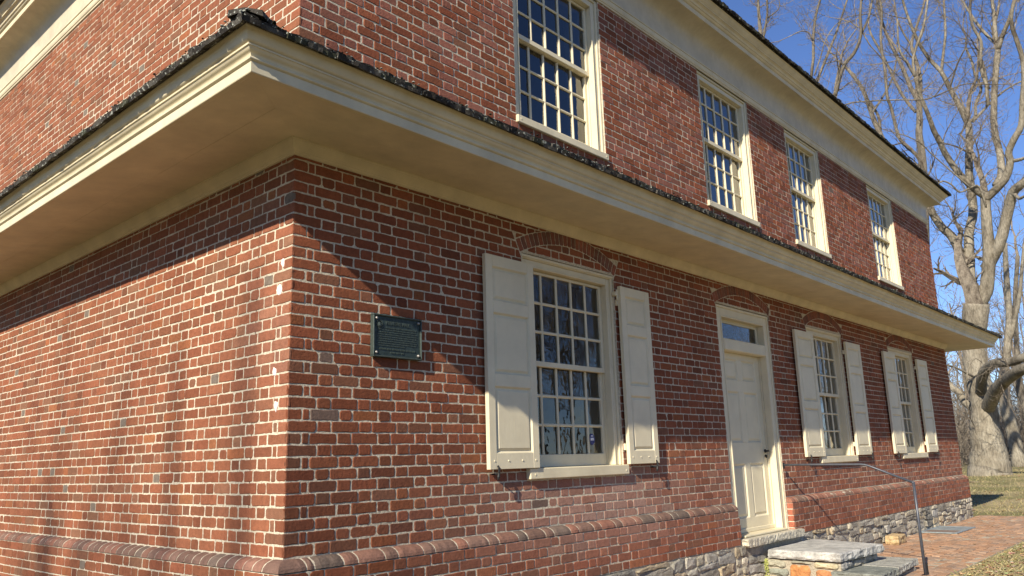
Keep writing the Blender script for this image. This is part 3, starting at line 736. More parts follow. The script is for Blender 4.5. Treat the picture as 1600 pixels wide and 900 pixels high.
SHC = [(0.06, 0.054, 0.045), (0.045, 0.04, 0.034), (0.085, 0.078, 0.066), (0.035, 0.031, 0.027), (0.06, 0.062, 0.042)]
def shingle_mesh(w, ln, th, r):
    """butt edge at y=0 pointing to -y, slope up along +y"""
    one = MB(); n = 4; v = []; f = []
    xs = [w * i / (n - 1) for i in range(n)]; dy = [r.uniform(-.006, .006) for _ in xs]
    tk = [th * r.uniform(.75, 1.25) for _ in xs]
    for i in range(n): v += [(xs[i], dy[i], 0), (xs[i], dy[i] + .003, tk[i]), (xs[i], ln, tk[i] * .35), (xs[i], ln, 0)]
    for i in range(n - 1):
        for q in range(4): f.append((i * 4 + q, (i + 1) * 4 + q, (i + 1) * 4 + (q + 1) % 4, i * 4 + (q + 1) % 4))
    f += [(0, 1, 2, 3)[::-1], tuple(4 * (n - 1) + q for q in (0, 1, 2, 3))]
    one.add(v, [q[::-1] for q in f], r.choice(SHC)); return one
def eave_shingles(parent, out, z, slope, wmin, wmax, ln, th, layers, seed, ymax, far_stuff):
    r = random.Random(seed); ca, sa = math.cos(slope), math.sin(slope); stuff = MB(); cnt = 0
    for side in ('f', 'g', 'r'):
        span = L if side == 'f' else ymax
        for (dout, dz, keep) in layers:
            s = -out + dout
            end = L + out - dout if side == 'f' else ymax
            while s < end:
                w = r.uniform(wmin, wmax); e = min(s + w, end)
                if e - s < .02: break
                m = shingle_mesh(e - s - .004, ln, th, r); o_ = out - dout + r.uniform(-.006, .006); zz = z + dz + r.uniform(-.003, .003)
                tl = r.uniform(-.02, .02)
                vv = []
                for (x, y, q) in m.v:
                    a = s + x; b = -o_ + y * ca - q * sa; h = zz + y * sa + q * ca + x * tl
                    # mitre at the corners
                    if side == 'f':
                        P = (min(max(a, b), L - b), b, h)
                    elif side == 'g': P = (b, max(a, b), h)
                    else: P = (L - b, max(a, b), h)
                    vv.append(P)
                if side != 'f': m.f = [q[::-1] for q in m.f] if side == 'g' else m.f
                m.v = vv; mid = vv[0]; q = px(mid)
                big = q and -30 < q[0] < 1630 and -30 < q[1] < 930 and keep and (Vector(mid) - CAM).length < far_stuff and cnt < 290
                if big: m.build('shingle', M['shingle'], parent); cnt += 1
                else: stuff.add(m.v, m.f); stuff.c[-len(m.v):] = m.c
                s = e
    stuff.build('shingle', M['shingle'], parent, kind='stuff')
eave_shingles(pent, .893, 2.722, math.radians(24.5), .08, .17, .30, .026, [(0, 0, True), (.012, .023, True)] + [(.13 + .13 * i, .084 + .060 * i, False) for i in range(5)], 4, W, 99)
eave_shingles(corn, .462, 5.828, math.radians(29), .10, .17, .22, .024, [(0, 0, True), (.010, .022, False), (.14, .095, False)], 6, W, 30)
# hip caps, moss
def hipcap(parent, o0, z0, o1, z1, xs):
    r = random.Random(8)
    for i in range(7):
        g = i / 7; o_ = o0 + (o1 - o0) * g; zz = z0 + (z1 - z0) * g; h = .020
        m = MB(); w = .085; d = .20
        dx, dy = (1, 1) if xs == 0 else (-1, 1); base = (-o_, -o_) if xs == 0 else (L + o_, -o_)
        nx, ny = dy, -dx
        def Q(a, b, c): k = .7071; return (base[0] + (dx * a + nx * b) * k, base[1] + (dy * a + ny * b) * k, zz + c + a * (z1 - z0) / (o0 - o1) * .7071)
        v = [Q(0, -w, -.034), Q(0, 0, .0), Q(0, w, -.034), Q(0, -w, .0), Q(.0, 0, h), Q(0, w, .0), Q(d, -w, -.034), Q(d, 0, 0), Q(d, w, -.034), Q(d, -w, -.01), Q(d, 0, h * .6), Q(d, w, -.01)]
        v = [(a + r.uniform(-.005, .005), b + r.uniform(-.005, .005), c + r.uniform(-.004, .004)) for a, b, c in v]
        f = [(0, 1, 4, 3), (1, 2, 5, 4), (3, 4, 10, 9), (4, 5, 11, 10), (0, 3, 9, 6), (2, 8, 11, 5), (0, 6, 7, 1), (1, 7, 8, 2)]
        m.add(v, f, r.choice(SHC)); m.build('hip_shingle', M['shingle'], parent)
hipcap(pent, .862, 2.800, 0, 3.19, 0); hipcap(pent, .862, 2.800, 0, 3.19, 1)
mo = MB(); r = random.Random(12)
def lump(mb, p, s, col):
    v = []; n = 5
    for j, (rr, h) in enumerate(((1, -.1), (.85, .45), (.35, .8))):
        for i in range(n):
            a = 2 * math.pi * (i + j * .5) / n; k = r.uniform(.7, 1.3); v.append((p[0] + math.cos(a) * rr * s * k, p[1] + math.sin(a) * rr * s * k, p[2] + h * s * r.uniform(.6, 1.0)))
    f = [(j * n + i, j * n + (i + 1) % n, (j + 1) * n + (i + 1) % n, (j + 1) * n + i) for j in range(2) for i in range(n)] + [tuple(range(2 * n, 3 * n))]
    mb.add(v, f, col)
MOSS = [(.03, .032, .02), (.02, .02, .014), (.04, .04, .025), (.36, .37, .32)]
for i in range(650):
    side = r.random(); u = r.random() ** 1.6; d = r.choice([0, 0, .004, .012, .02, .13]) + r.uniform(-.004, .006)
    zz = 2.752 + r.uniform(-.016, .045) + d * .45; o_ = .884 - d
    if side < .62: p = (-.86 + u * (L + 1.7), -o_, zz)
    else: p = (-o_, -.86 + u * 8.5, zz)
    lump(mo, p, r.uniform(.005, .012), r.choice(MOSS))
mo.build('moss', M['shingle'], pent, kind='stuff')

# main roof and gable walls
rf = MB(); RZ = 5.86 + (W / 2 + .45) * .72; o_ = .44; th = .05
v = [(-.2, -.02, 6.16), (L + .2, -.02, 6.16), (L + .2, W / 2, RZ), (-.2, W / 2, RZ), (-.2, W + .45, 5.86), (L + .2, W + .45, 5.86)]
v += [(a, b, c - th) for a, b, c in v]
rf.add(v, [(0, 1, 2, 3), (3, 2, 5, 4), (6, 9, 8, 7), (9, 10, 11, 8), (0, 3, 9, 6), (3, 4, 10, 9), (1, 7, 8, 2), (2, 8, 11, 5), (0, 6, 7, 1), (4, 5, 11, 10)], (.07, .065, .055))
rf.add([(-.46, -.46, 5.852), (L + .46, -.46, 5.852), (L + .2, 0, 6.17), (-.2, 0, 6.17)], [(0, 1, 2, 3)], (.07, .065, .055))
rf.build('roof', M['shingle'], house)
gb = MB(); bk = MB(); r = random.Random(77)
gb.add([(.003, .05, 5.7), (.003, W - .05, 5.7), (.003, W / 2, RZ - .08), (.3, .05, 5.7), (.3, W - .05, 5.7), (.3, W / 2, RZ - .08), (L - .003, .05, 5.7), (L - .003, W - .05, 5.7), (L - .003, W / 2, RZ - .08)], [(0, 2, 1), (3, 4, 5), (6, 7, 8)])
gb.build('gable', M['mortar'], house)
for k in range(83, 125):
    t0 = k * C; hw = (RZ - .12 - t0 - C) / .72
    if hw < .1: continue
    s = W / 2 - hw
    while s < W / 2 + hw - .1:
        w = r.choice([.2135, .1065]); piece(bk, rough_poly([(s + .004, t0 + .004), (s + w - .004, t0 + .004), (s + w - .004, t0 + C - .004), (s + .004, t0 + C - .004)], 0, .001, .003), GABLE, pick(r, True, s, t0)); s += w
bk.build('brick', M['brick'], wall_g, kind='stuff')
# a few lime splashes on the corner bricks
ls = []
for (s, t, a) in ((.135, 1.63, .030), (.155, 1.11, .024), (.125, .90, .024), (.10, 1.80, .020)):
    m = MB(); fr = lambda s_, t_, n_: (-n_, s_, t_)
    pts = [(s + math.cos(q * .785) * a * rnd.uniform(.6, 1.25), t + math.sin(q * .785) * a * 1.5 * rnd.uniform(.6, 1.25)) for q in range(8)]
    piece(m, pts, fr, (1, 1, 1), front=.0035, back=-.002, inset=.003, dome=.001); m.build('lime_splash', M['lime'], wall_g)
# ------------------------------------------------------------------ bronze plaque
pq = empty('plaque', (0.838, -.02, 1.382)); tag(pq, 'green bronze tablet with raised lettering, screwed to the brick front near the corner', 'plaque')
PX0, PX1, PZ0, PZ1 = .620, 1.056, 1.236, 1.530
m = MB(); m.box(PX0 + .001, PX1 - .001, -.026, -.004, PZ0 + .001, PZ1 - .001); m.build('plate', M['bronze'], pq)
m = MB(); b = .011
for q in ((PX0, PX1, PZ0, PZ0 + b), (PX0, PX1, PZ1 - b, PZ1), (PX0, PX0 + b, PZ0 + b, PZ1 - b), (PX1 - b, PX1, PZ0 + b, PZ1 - b)): m.box(q[0], q[1], -.040, -.0035, q[2], q[3], .003)
m.build('rim', M['bronze_edge'], pq)
for x in (PX0 + .030, PX1 - .030):
    for z in (PZ0 + .030, PZ1 - .030):
        m = MB(); m.tube([(x, -.024, z, .0105), (x, -.035, z, .0105), (x, -.041, z, .007), (x, -.043, z, .001)], 12); m.build('screw', M['screw'], pq, True)
def lettering(txt, size, x, z, depth, mat, parent, name, align='LEFT', y=-.026, squeeze=1.0):
    cu = bpy.data.curves.new(name, 'FONT'); cu.body = txt; cu.size = size; cu.extrude = depth; cu.align_x = align; cu.resolution_u = 2; cu.offset = size * .012
    o = bpy.data.objects.new(name, cu); COL.objects.link(o); dg = bpy.context.evaluated_depsgraph_get()
    me = bpy.data.meshes.new_from_object(o.evaluated_get(dg)); bpy.data.objects.remove(o); o = bpy.data.objects.new(name, me); COL.objects.link(o)
    me.materials.clear(); me.materials.append(mat)
    me.transform(Matrix.Rotation(math.pi / 2, 4, 'X') @ Matrix.Diagonal((squeeze, 1, 1, 1))); o.parent = parent; o.location = (x - PW[parent.name][0], y - PW[parent.name][1], z - PW[parent.name][2]); return o
lettering('PRIMITIVE HALL', .036, .735, 1.462, .004, M['bronze_edge'], pq, 'lettering', squeeze=.86)
r = random.Random(5); m = MB()
for ln in range(9):                                      # cast lines too worn to read: ridges of strokes
    z = 1.437 - ln * .0155; x = PX0 + (.062 if ln == 0 else .040); end = PX1 - r.uniform(.03, .055) if ln < 8 else .90
    while x < end:
        n = r.randint(2, 8)
        for _ in range(n):
            if x > end: break
            w = r.uniform(.0018, .0036); h = r.choice([.0062, .0062, .0085]); m.box(x, x + w, -.0292, -.0255, z, z + h)
            if r.random() < .55: m.box(x + w, x + w + .0022, -.0288, -.0256, z + r.choice([0, .0032, .0052]), z + r.choice([0, .0032, .0052]) * 0 + .0072)
            x += .0052
        x += .0045
for z, x, end in ((1.288, PX0 + .058, PX1 - .055), (1.266, .775, .895)):
    while x < end:
        for _ in range(r.randint(3, 9)):
            if x > end: break
            m.box(x, x + .0022, -.0298, -.0255, z, z + .011)
            if r.random() < .6: zz = z + r.choice([0, .0045, .009]); m.box(x + .0022, x + .0052, -.0294, -.0256, zz, zz + .0022)
            x += .0078
        x += .007
m.build('lettering', M['bronze_edge'], pq)
m = MB(); cx, cz = .678, 1.462                           # crest with foliage round a shield
m.tube([(cx, -.024, cz - .004, .019), (cx, -.031, cz - .004, .019), (cx, -.034, cz - .004, .013)], 14)
for i in range(11):
    a = math.pi * (-.15 + 1.3 * i / 10); m.tube([(cx + math.cos(a) * .024, -.025, cz - .002 + math.sin(a) * .024, .0055), (cx + math.cos(a) * .028, -.033, cz - .002 + math.sin(a) * .029, .003)], 6)
m.box(cx - .009, cx + .009, -.038, -.033, cz - .014, cz + .008, .002)
m.tube([(cx - .012, -.028, cz - .022, .003), (cx + .002, -.029, cz - .034, .004), (cx + .02, -.028, cz - .030, .002)], 6)
m.build('crest', M['bronze_edge'], pq)

# ------------------------------------------------------------------ ground, path, lawn
def sstep(a, b, x): t = min(1, max(0, (x - a) / (b - a))); return t * t * (3 - 2 * t)
def gz(x, y):
    z = -.835 + .42 * sstep(17.5, 31, x) + .9 * sstep(60, 160, x)
    if x > 17: z += .03 * math.sin(x * .9 + y * .4) * math.cos(y * .7) * sstep(17, 24, x)
    return z
xs = sorted(set([-600, -300, -120, -60, -30] + list(np.arange(-20, 50, 1.25)) + [55, 60, 70, 80, 95, 110, 130, 160, 250, 400, 900])); ys = sorted(set([-900, -400, -200, -100, -60, -40] + list(np.arange(-30, 31, 1.5)) + [40, 60, 90, 140, 250, 500, 900]))
m = MB(); nx_, ny_ = len(xs), len(ys)
m.v = [(x, y, gz(x, y)) for x in xs for y in ys]; m.c = [(1, 1, 1)] * len(m.v); m.f = [(i * ny_ + j, (i + 1) * ny_ + j, (i + 1) * ny_ + j + 1, i * ny_ + j + 1) for i in range(nx_ - 1) for j in range(ny_ - 1)]; m.mi = [0] * len(m.f)
ground = m.build('ground', M['ground'], smooth=True, kind='structure')
path = MB(); path.box(2.0, 15.95, -1.66, -.06, -.90, -.826); path = path.build('path', M['mortar_grey'], kind='structure')
TOPF = lambda s, t, n: (s, t, n); TOPF.ccw = True
pb = []; r = random.Random(17); y = -1.655; row = 0
PAVE = [(0.42, 0.25, 0.15), (0.40, 0.235, 0.14), (0.43, 0.275, 0.175), (0.38, 0.25, 0.165), (0.36, 0.25, 0.175)]
while y < -.12:
    x = 2.0 + (.10 if row % 2 else 0); d = .098
    while x < 15.9:
        e = min(x + .203, 15.95); zz = -.818 + r.uniform(-.003, .003) + .006 * math.sin(x * 1.7 + y * 2)
        q = px(((x + e) / 2, y + d / 2, zz)); sc = 0
        if q and 0 < q[0] < 1600 and 0 < q[1] < 900 and not (x < 7.3 and y > -1.3): sc = 1 / (Vector((x, y, zz)) - CAM).length ** 2
        k_ = r.uniform(.82, 1.15); col = tuple(c * k_ for c in r.choice(PAVE)); pb.append((sc, [(x + .003, y + .003), (e - .003, y + .003), (e - .003, y + d - .003), (x + .003, y + d - .003)], zz, col)); x = e
    y += d + .001; row += 1
pb.sort(key=lambda b: -b[0]); stuff = MB()
for i, (sc, poly, zz, col) in enumerate(pb):
    one = MB() if (i < 300 and sc > 0) else stuff
    piece(one, rough_poly(poly, .07 if sc > .005 else 0, .002, .006), TOPF, col, front=zz, back=zz - .02, inset=.005, tilt=.02)
    if one is not stuff: one.build('brick', M['brick'], path)
stuff.build('brick', M['brick'], path, kind='stuff')

# ------------------------------------------------------------------ door steps
def slab(poly, z0, z1, col, seed, seg=.045, jit=.006, chip=.010):
    r = random.Random(seed); pts = []
    n = len(poly)
    for i in range(n):
        a, b = poly[i], poly[(i + 1) % n]; d = math.hypot(b[0] - a[0], b[1] - a[1]); k = max(1, int(d / seg))
        for j in range(k): pts.append((a[0] + (b[0] - a[0]) * j / k + r.uniform(-jit, jit), a[1] + (b[1] - a[1]) * j / k + r.uniform(-jit, jit)))
    n = len(pts); cx = sum(p[0] for p in pts) / n; cy = sum(p[1] for p in pts) / n; v = []; H = z1 - z0
    for lv, (zf, inn) in enumerate(((0, .015), (.25, .0), (.55, .004), (.85, .0), (1.0, .014), (1.0, .05))):
        for a, b in pts:
            d = math.hypot(a - cx, b - cy); k_ = 1 - (inn + (r.uniform(-chip, chip * .5) if lv < 5 else 0)) / d
            v.append((cx + (a - cx) * k_, cy + (b - cy) * k_, z0 + H * zf + (r.uniform(-.008, .008) if 0 < lv < 4 else r.uniform(-.0012, .0012))))
    f = [(l * n + i, l * n + (i + 1) % n, (l + 1) * n + (i + 1) % n, (l + 1) * n + i) for l in range(5) for i in range(n)] + [tuple(range(5 * n, 6 * n)), tuple(range(n))[::-1]]
    m = MB(); m.add(v, f, col); return m
stp = empty('stone_steps', (6.6, -.7, -.83)); tag(stp, 'rough stone door steps of thick grey slabs on rubble below the cream door', 'steps')
slab([(5.63, -.145), (7.12, -.135), (7.12, .10), (5.63, .10)], -.462, -.379, (0.50, 0.455, 0.35), 1, .03, .004, .012).build('door_sill', M['stone'], found)
slab([(6.02, -.955), (7.10, -1.045), (7.33, -.145), (6.03, -.148)], -.606, -.517, (0.44, 0.43, 0.395), 2).build('slab', M['stone'], stp)
slab([(6.62, -1.335), (7.47, -1.275), (7.49, -.84), (6.63, -.84)], -.775, -.697, (0.36, 0.35, 0.30), 3).build('slab', M['stone'], stp)
slab([(6.0, -1.36), (6.605, -1.335), (6.612, -.84), (6.0, -.85)], -.778, -.702, (0.20, 0.21, 0.18), 4).build('slab', M['stone'], stp)
m = MB(); m.box(6.07, 7.16, -.93, -.08, -.86, -.62); m.box(6.1, 7.40, -1.25, -.86, -.86, -.785); m.build('mortar_bed', M['mortar_grey'], stp)
WS = lambda s, t, n: (6.068 - n, -s, t); WS.ccw = True
for (a, b, t0, t1, col) in ((.10, .33, -.70, -.625, (0.33, .31, .23)), (.12, .36, -.79, -.71, (0.24, .25, .20)), (.37, .60, -.83, -.66, (0.50, .22, .08)), (.66, .90, -.83, -.70, (0.46, .21, .09)), (.40, .62, -.652, -.622, (.34, .32, .24)), (.64, .91, -.690, -.622, (.46, .40, .26)), (.08, .34, -.86, -.80, (.36, .30, .2))):
    m = MB(); piece(m, rough_poly([(a, t0 + .01), (b - .01, t0), (b, t1 - .012), (a + .015, t1)], .05, .007, .02), WS, col, front=.022, back=-.03, inset=.014, dome=.012, tilt=.1, edge=.012); m.build('stone', M['stone'], stp)
SS = lambda s, t, n: (s, -.928 - n, t); SS.ccw = True
for (a, b, t0, t1, col) in ((6.08, 6.4, -.69, -.62, (.3, .29, .26)), (6.42, 6.8, -.695, -.63, (.34, .31, .25)), (6.82, 7.14, -.69, -.615, (.27, .27, .25))):
    m = MB(); piece(m, rough_poly([(a, t0), (b, t0), (b, t1), (a, t1)], .05, .007, .02), SS, col, front=.02, back=-.03, inset=.014, dome=.012, tilt=.1, edge=.012); m.build('stone', M['stone'], stp)
ES = lambda s, t, n: (7.158 + n, s, t); ES.ccw = True
for (a, b, t0, t1, col) in ((-.92, -.6, -.80, -.62, (.3, .29, .26)), (-.58, -.3, -.80, -.63, (.34, .31, .25)), (-.28, -.1, -.8, -.62, (.27, .27, .25))):
    m = MB(); piece(m, rough_poly([(a, t0), (b, t0), (b, t1), (a, t1)], .05, .007, .02), ES, col, front=.02, back=-.03, inset=.014, dome=.012, tilt=.1, edge=.012); m.build('stone', M['stone'], stp)
F2 = lambda s, t, n: (s, -1.248 - n, t); F2.ccw = True
m = MB(); piece(m, rough_poly([(6.1, -.84), (7.4, -.84), (7.4, -.787), (6.1, -.787)], .08, .006, .02), F2, (.3, .28, .22), front=.03, inset=.012, edge=.01); m.build('stone', M['stone'], stp)
# lichen streak on the corner of the steps
m = MB(); r = random.Random(6)
for i in range(150): lump(m, (6.045 + r.uniform(-.006, .012), -.105 + r.uniform(-.035, .03), -.62 - r.random() * .2), r.uniform(.004, .011), (.40, .42, .12))
m.build('lichen', M['bark_bits'], stp, kind='stuff')

# ------------------------------------------------------------------ hand rail
hr = empty('handrail', (7.0, -1.47, -.82)); tag(hr, 'thin grey metal handrail running out from the door frame and down to the path', 'handrail')
m = MB(); m.tube([(6.915, -.045, .380, .013), (6.95, -.40, .377, .013), (7.0, -.93, .368, .013), (7.005, -.975, .363, .013), (7.01, -1.02, .350, .013), (7.015, -1.47, .160, .013)], 10); m.tube([(7.015, -1.455, .170, .016), (7.015, -1.485, .152, .016)], 8); m.build('rail', M['rail'], hr, True)
m = MB(); m.tube([(7.015, -1.475, .162, .016), (7.005, -1.478, -.30, .016), (7.0, -1.48, -.83, .016)], 10); m.build('post', M['rail'], hr, True)
m = MB(); m.box(6.895, 6.935, -.054, -.0425, .335, .405, .003); m.tube([(6.915, -.05, .37, .008), (6.915, -.08, .385, .008)], 8); m.build('wall_bracket', M['iron'], hr)
m = MB(); m.box(7.018, 7.058, -1.50, -1.46, -.83, -.69, .004); m.box(6.965, 7.075, -1.53, -1.43, -.832, -.812, .004); m.build('post_socket', M['iron'], hr)

# ------------------------------------------------------------------ small things on and by the path
m = slab([(9.90, -.35), (10.33, -.31), (10.36, -.12), (9.93, -.15)], -.818, -.70, (0.52, 0.38, 0.20), 21, .06, .008, .012); o = m.build('stone_block', M['stone'], loc=(10.1, -.22, -.82)); tag(o, 'small tan squared stone lying on the brick path against the foundation', 'stone')
cv = empty('well_cover', (12.4, -.36, -.81)); tag(cv, 'flat grey metal cover let into the brick path below the last window', 'cover')
m = MB(); m.box(11.85, 12.30, -.60, -.12, -.813, -.800, .003, (.5, .5, .5)); o = m.build('leaf', plain('rusty_cover', (0.20, 0.15, 0.12), .7), cv, label='rust brown leaf of the cover')
m = MB(); m.box(12.305, 12.95, -.60, -.12, -.813, -.798, .003); m.build('leaf', M['slab_metal'], cv)
m = MB(); m.box(11.80, 13.0, -.65, -.6005, -.813, -.795, .004); m.box(11.80, 13.0, -.1195, -.085, -.813, -.795, .004); m.box(11.80, 11.8495, -.6, -.12, -.813, -.795, .004); m.box(12.9505, 13.0, -.6, -.12, -.813, -.795, .004); m.build('rim', M['slab_metal'], cv)
led = empty('stone_pile', (19.0, -1.0, -.83)); tag(led, 'low pile of dark flat field stones on the lawn beyond the house corner', 'stone pile')
for i, (x0, x1, y0, y1, z0, z1, col) in enumerate(((18.3, 19.9, -3.6, -.40, -.84, -.76, (.40, .36, .28)), (18.4, 19.7, -3.5, -.78, -.735, -.66, (.24, .22, .18)), (18.5, 19.6, -3.4, -.92, -.655, -.56, (.13, .125, .11)), (18.5, 19.5, -2.2, -.70, -.555, -.43, (.15, .15, .14)), (18.55, 19.4, -3.4, -2.25, -.55, -.44, (.2, .2, .17)), (18.6, 19.4, -3.0, -1.05, -.42, -.33, (.19, .19, .17)))):
    slab([(x0, y0), (x1, y0 + .1), (x1 - .1, y1), (x0 + .05, y1 - .05)], z0, z1, col, 40 + i, .12, .03, .03).build('stone', M['stone'], led)
# fallen leaves and grass blades
lf = MB(); r = random.Random(23); LC = [(.42, .27, .13), (.50, .37, .21), (.32, .20, .10), (.56, .45, .28), (.36, .26, .15)]
def leaf(mb, x, y, z, s, col):
    a = r.uniform(0, 6.28); ca, sa = math.cos(a), math.sin(a); h = r.uniform(.2, .7) * s; tx = r.uniform(-.4, .4)
    P = [(-1, 0, .1), (-.35, .55, .8), (.25, .42, .4), (1, 0, .9), (.3, -.5, .5), (-.4, -.55, .9)]
    v = [(x + (p * ca - q * sa) * s, y + (p * sa + q * ca) * s, z + .004 + w * h * .5 + (p * tx + .4) * s * .4) for p, q, w in P] + [(x, y, z + .004)]
    mb.add(v, [(6, i, (i + 1) % 6) for i in range(6)], col)
n = 0
while n < 3300:
    x, y = r.uniform(6.2, 21), -1.70 - abs(r.gauss(0, .9)); leaf(lf, x, y, gz(x, y), r.uniform(.018, .042), tuple(c * r.uniform(.7, 1.2) for c in r.choice(LC))); n += 1
for i in range(1500):
    x, y = r.uniform(16, 42), r.uniform(-6, 9); leaf(lf, x, y, gz(x, y), r.uniform(.025, .055), tuple(c * r.uniform(.7, 1.2) for c in r.choice(LC)))
for i in range(26):
    x, y = r.uniform(7.5, 15.5), r.uniform(-1.6, -.2); leaf(lf, x, y, -.815, r.uniform(.012, .03), r.choice(LC))
lf.build('fallen_leaves', M['leaf'], kind='stuff')
gs = MB()
def blades(n, xr, yr, hr_, wr, dens=None):
    for i in range(n):
        x, y = r.uniform(*xr), r.uniform(*yr)
        if x < 16.0 and -1.68 < y < 0.1: continue
        if 0 < y and x < L + .2: continue
        z = gz(x, y); h = r.uniform(*hr_); a = r.uniform(0, 6.28); w = r.uniform(*wr); lx, ly = r.gauss(0, .5) * h, r.gauss(0, .5) * h
        c = r.choice([(.19, .19, .075), (.24, .23, .10), (.30, .26, .13), (.44, .36, .19), (.36, .30, .15)]); dx, dy = math.cos(a) * w, math.sin(a) * w
        gs.add([(x - dx, y - dy, z - .01), (x + dx, y + dy, z - .01), (x + lx * .5, y + ly * .5, z + h * .7), (x + lx, y + ly, z + h)], [(0, 1, 2), (0, 2, 3)], c)
blades(17000, (6.0, 20), (-3.4, -1.66), (.015, .05), (.0015, .004)); blades(16000, (15.5, 36), (-4, 7), (.02, .07), (.003, .009))
gs.build('grass', M['leaf'], kind='stuff')
# ------------------------------------------------------------------ trees
tr_r = random.Random(99)
def rdir(): 
    while True:
        v = Vector((tr_r.uniform(-1, 1), tr_r.uniform(-1, 1), tr_r.uniform(-1, 1)))
        if .1 < v.length < 1: return v.normalized()
def grow(mb, p, d, ln, rad, lv, up=.06, rmin=.0045, wig=.34, kids=(5, 5, 4)):
    n = 5 if lv == 0 else (4 if lv == 1 else 3); pts = [(p.x, p.y, p.z, rad)]; P = [p.copy()]; D = []
    q = p.copy(); d = d.normalized()
    for i in range(n):
        d = (d + rdir() * wig + Vector((0, 0, up * (2 if lv < 2 else 1)))).normalized(); q = q + d * (ln / n); rr = max(rmin, rad * (1 - .78 * (i + 1) / n)); pts.append((q.x, q.y, q.z, rr)); P.append(q.copy()); D.append(d.copy())
    mb.tube(pts, 4 if lv == 0 else 3, cap=False)
    if lv < 3 and lv < len(kids):
        k = kids[lv]
        for j in range(k):
            t = (j + tr_r.uniform(.3, 1)) / k * n; i = min(n - 1, int(t)); f = t - i; base = P[i].lerp(P[i + 1], min(1, f)); side = rdir(); side = (side - D[i] * side.dot(D[i])).normalized()
            grow(mb, base, D[i] * tr_r.uniform(.6, 1.0) + side * tr_r.uniform(.55, 1.1), ln * tr_r.uniform(.35, .62), max(rmin, rad * (.5 - .2 * t / n)), lv + 1, up, rmin, wig, kids)
def smooth_limb(pts):
    out = []; P = [pts[0]] + list(pts) + [pts[-1]]
    for i in range(1, len(P) - 2):
        for j in range(3):
            t = j / 3; a, b, c, e = P[i - 1], P[i], P[i + 1], P[i + 2]
            out.append(tuple(.5 * ((2 * b[q]) + (c[q] - a[q]) * t + (2 * a[q] - 5 * b[q] + 4 * c[q] - e[q]) * t * t + (3 * b[q] - a[q] - 3 * c[q] + e[q]) * t ** 3) for q in range(4)))
    out.append(tuple(pts[-1])); return out
def traced_tree(name, label, limbs, mat, scale=1.0, dens=1.0, up=.06, group=None, ext=True):
    b = limbs[0][0]; root = empty(name, (b[0], b[1], gz(b[0], b[1]) - .05)); tag(root, label, 'tree', group)
    tw = MB()
    for li, pts in enumerate(limbs):
        S = smooth_limb(pts)
        if li == 0: S = [(S[0][0], S[0][1], gz(S[0][0], S[0][1]) - .25, S[0][3] * 1.03)] + S
        S = [(a + tr_r.uniform(-.04, .04) * r_, b_ + tr_r.uniform(-.04, .04) * r_, c, r_ * tr_r.uniform(.975, 1.025)) for k_, (a, b_, c, r_) in enumerate(S)]
        m = MB(); m.tube(S, 14 if li == 0 else (9 if S[0][3] > .12 else 6)); m.build('trunk' if li == 0 else 'limb', mat, root, True)
        n = len(S); last = Vector(S[-1][:3]); dl = (last - Vector(S[-2][:3])).normalized()
        length = sum((Vector(S[i + 1][:3]) - Vector(S[i][:3])).length for i in range(n - 1))
        if ext: grow(tw, last, dl, 3.0 * scale, S[-1][3] * .9, 0, up)
        k = int(length * (.45 if S[-1][3] > .09 else .85) * dens)
        if li == 0: k = int(k * .35)
        for j in range(k):
            i = tr_r.randint(max(1, int(n * (.55 if li == 0 else .12))), n - 2) if n > 4 else 1; a = Vector(S[i][:3]); d = (Vector(S[i + 1][:3]) - a).normalized(); side = rdir(); side = (side - d * side.dot(d)).normalized(); r0 = S[i][3]
            ln = tr_r.uniform(1.0, 2.9) * scale; grow(tw, a, d * .5 + side * .9, ln, min(r0 * .45, .007 + ln * .007), 0, up, kids=(5, 4, 3) if tr_r.random() < .6 else (4, 3))
    tw.build('twigs', M['twig'], root, kind='stuff'); return root
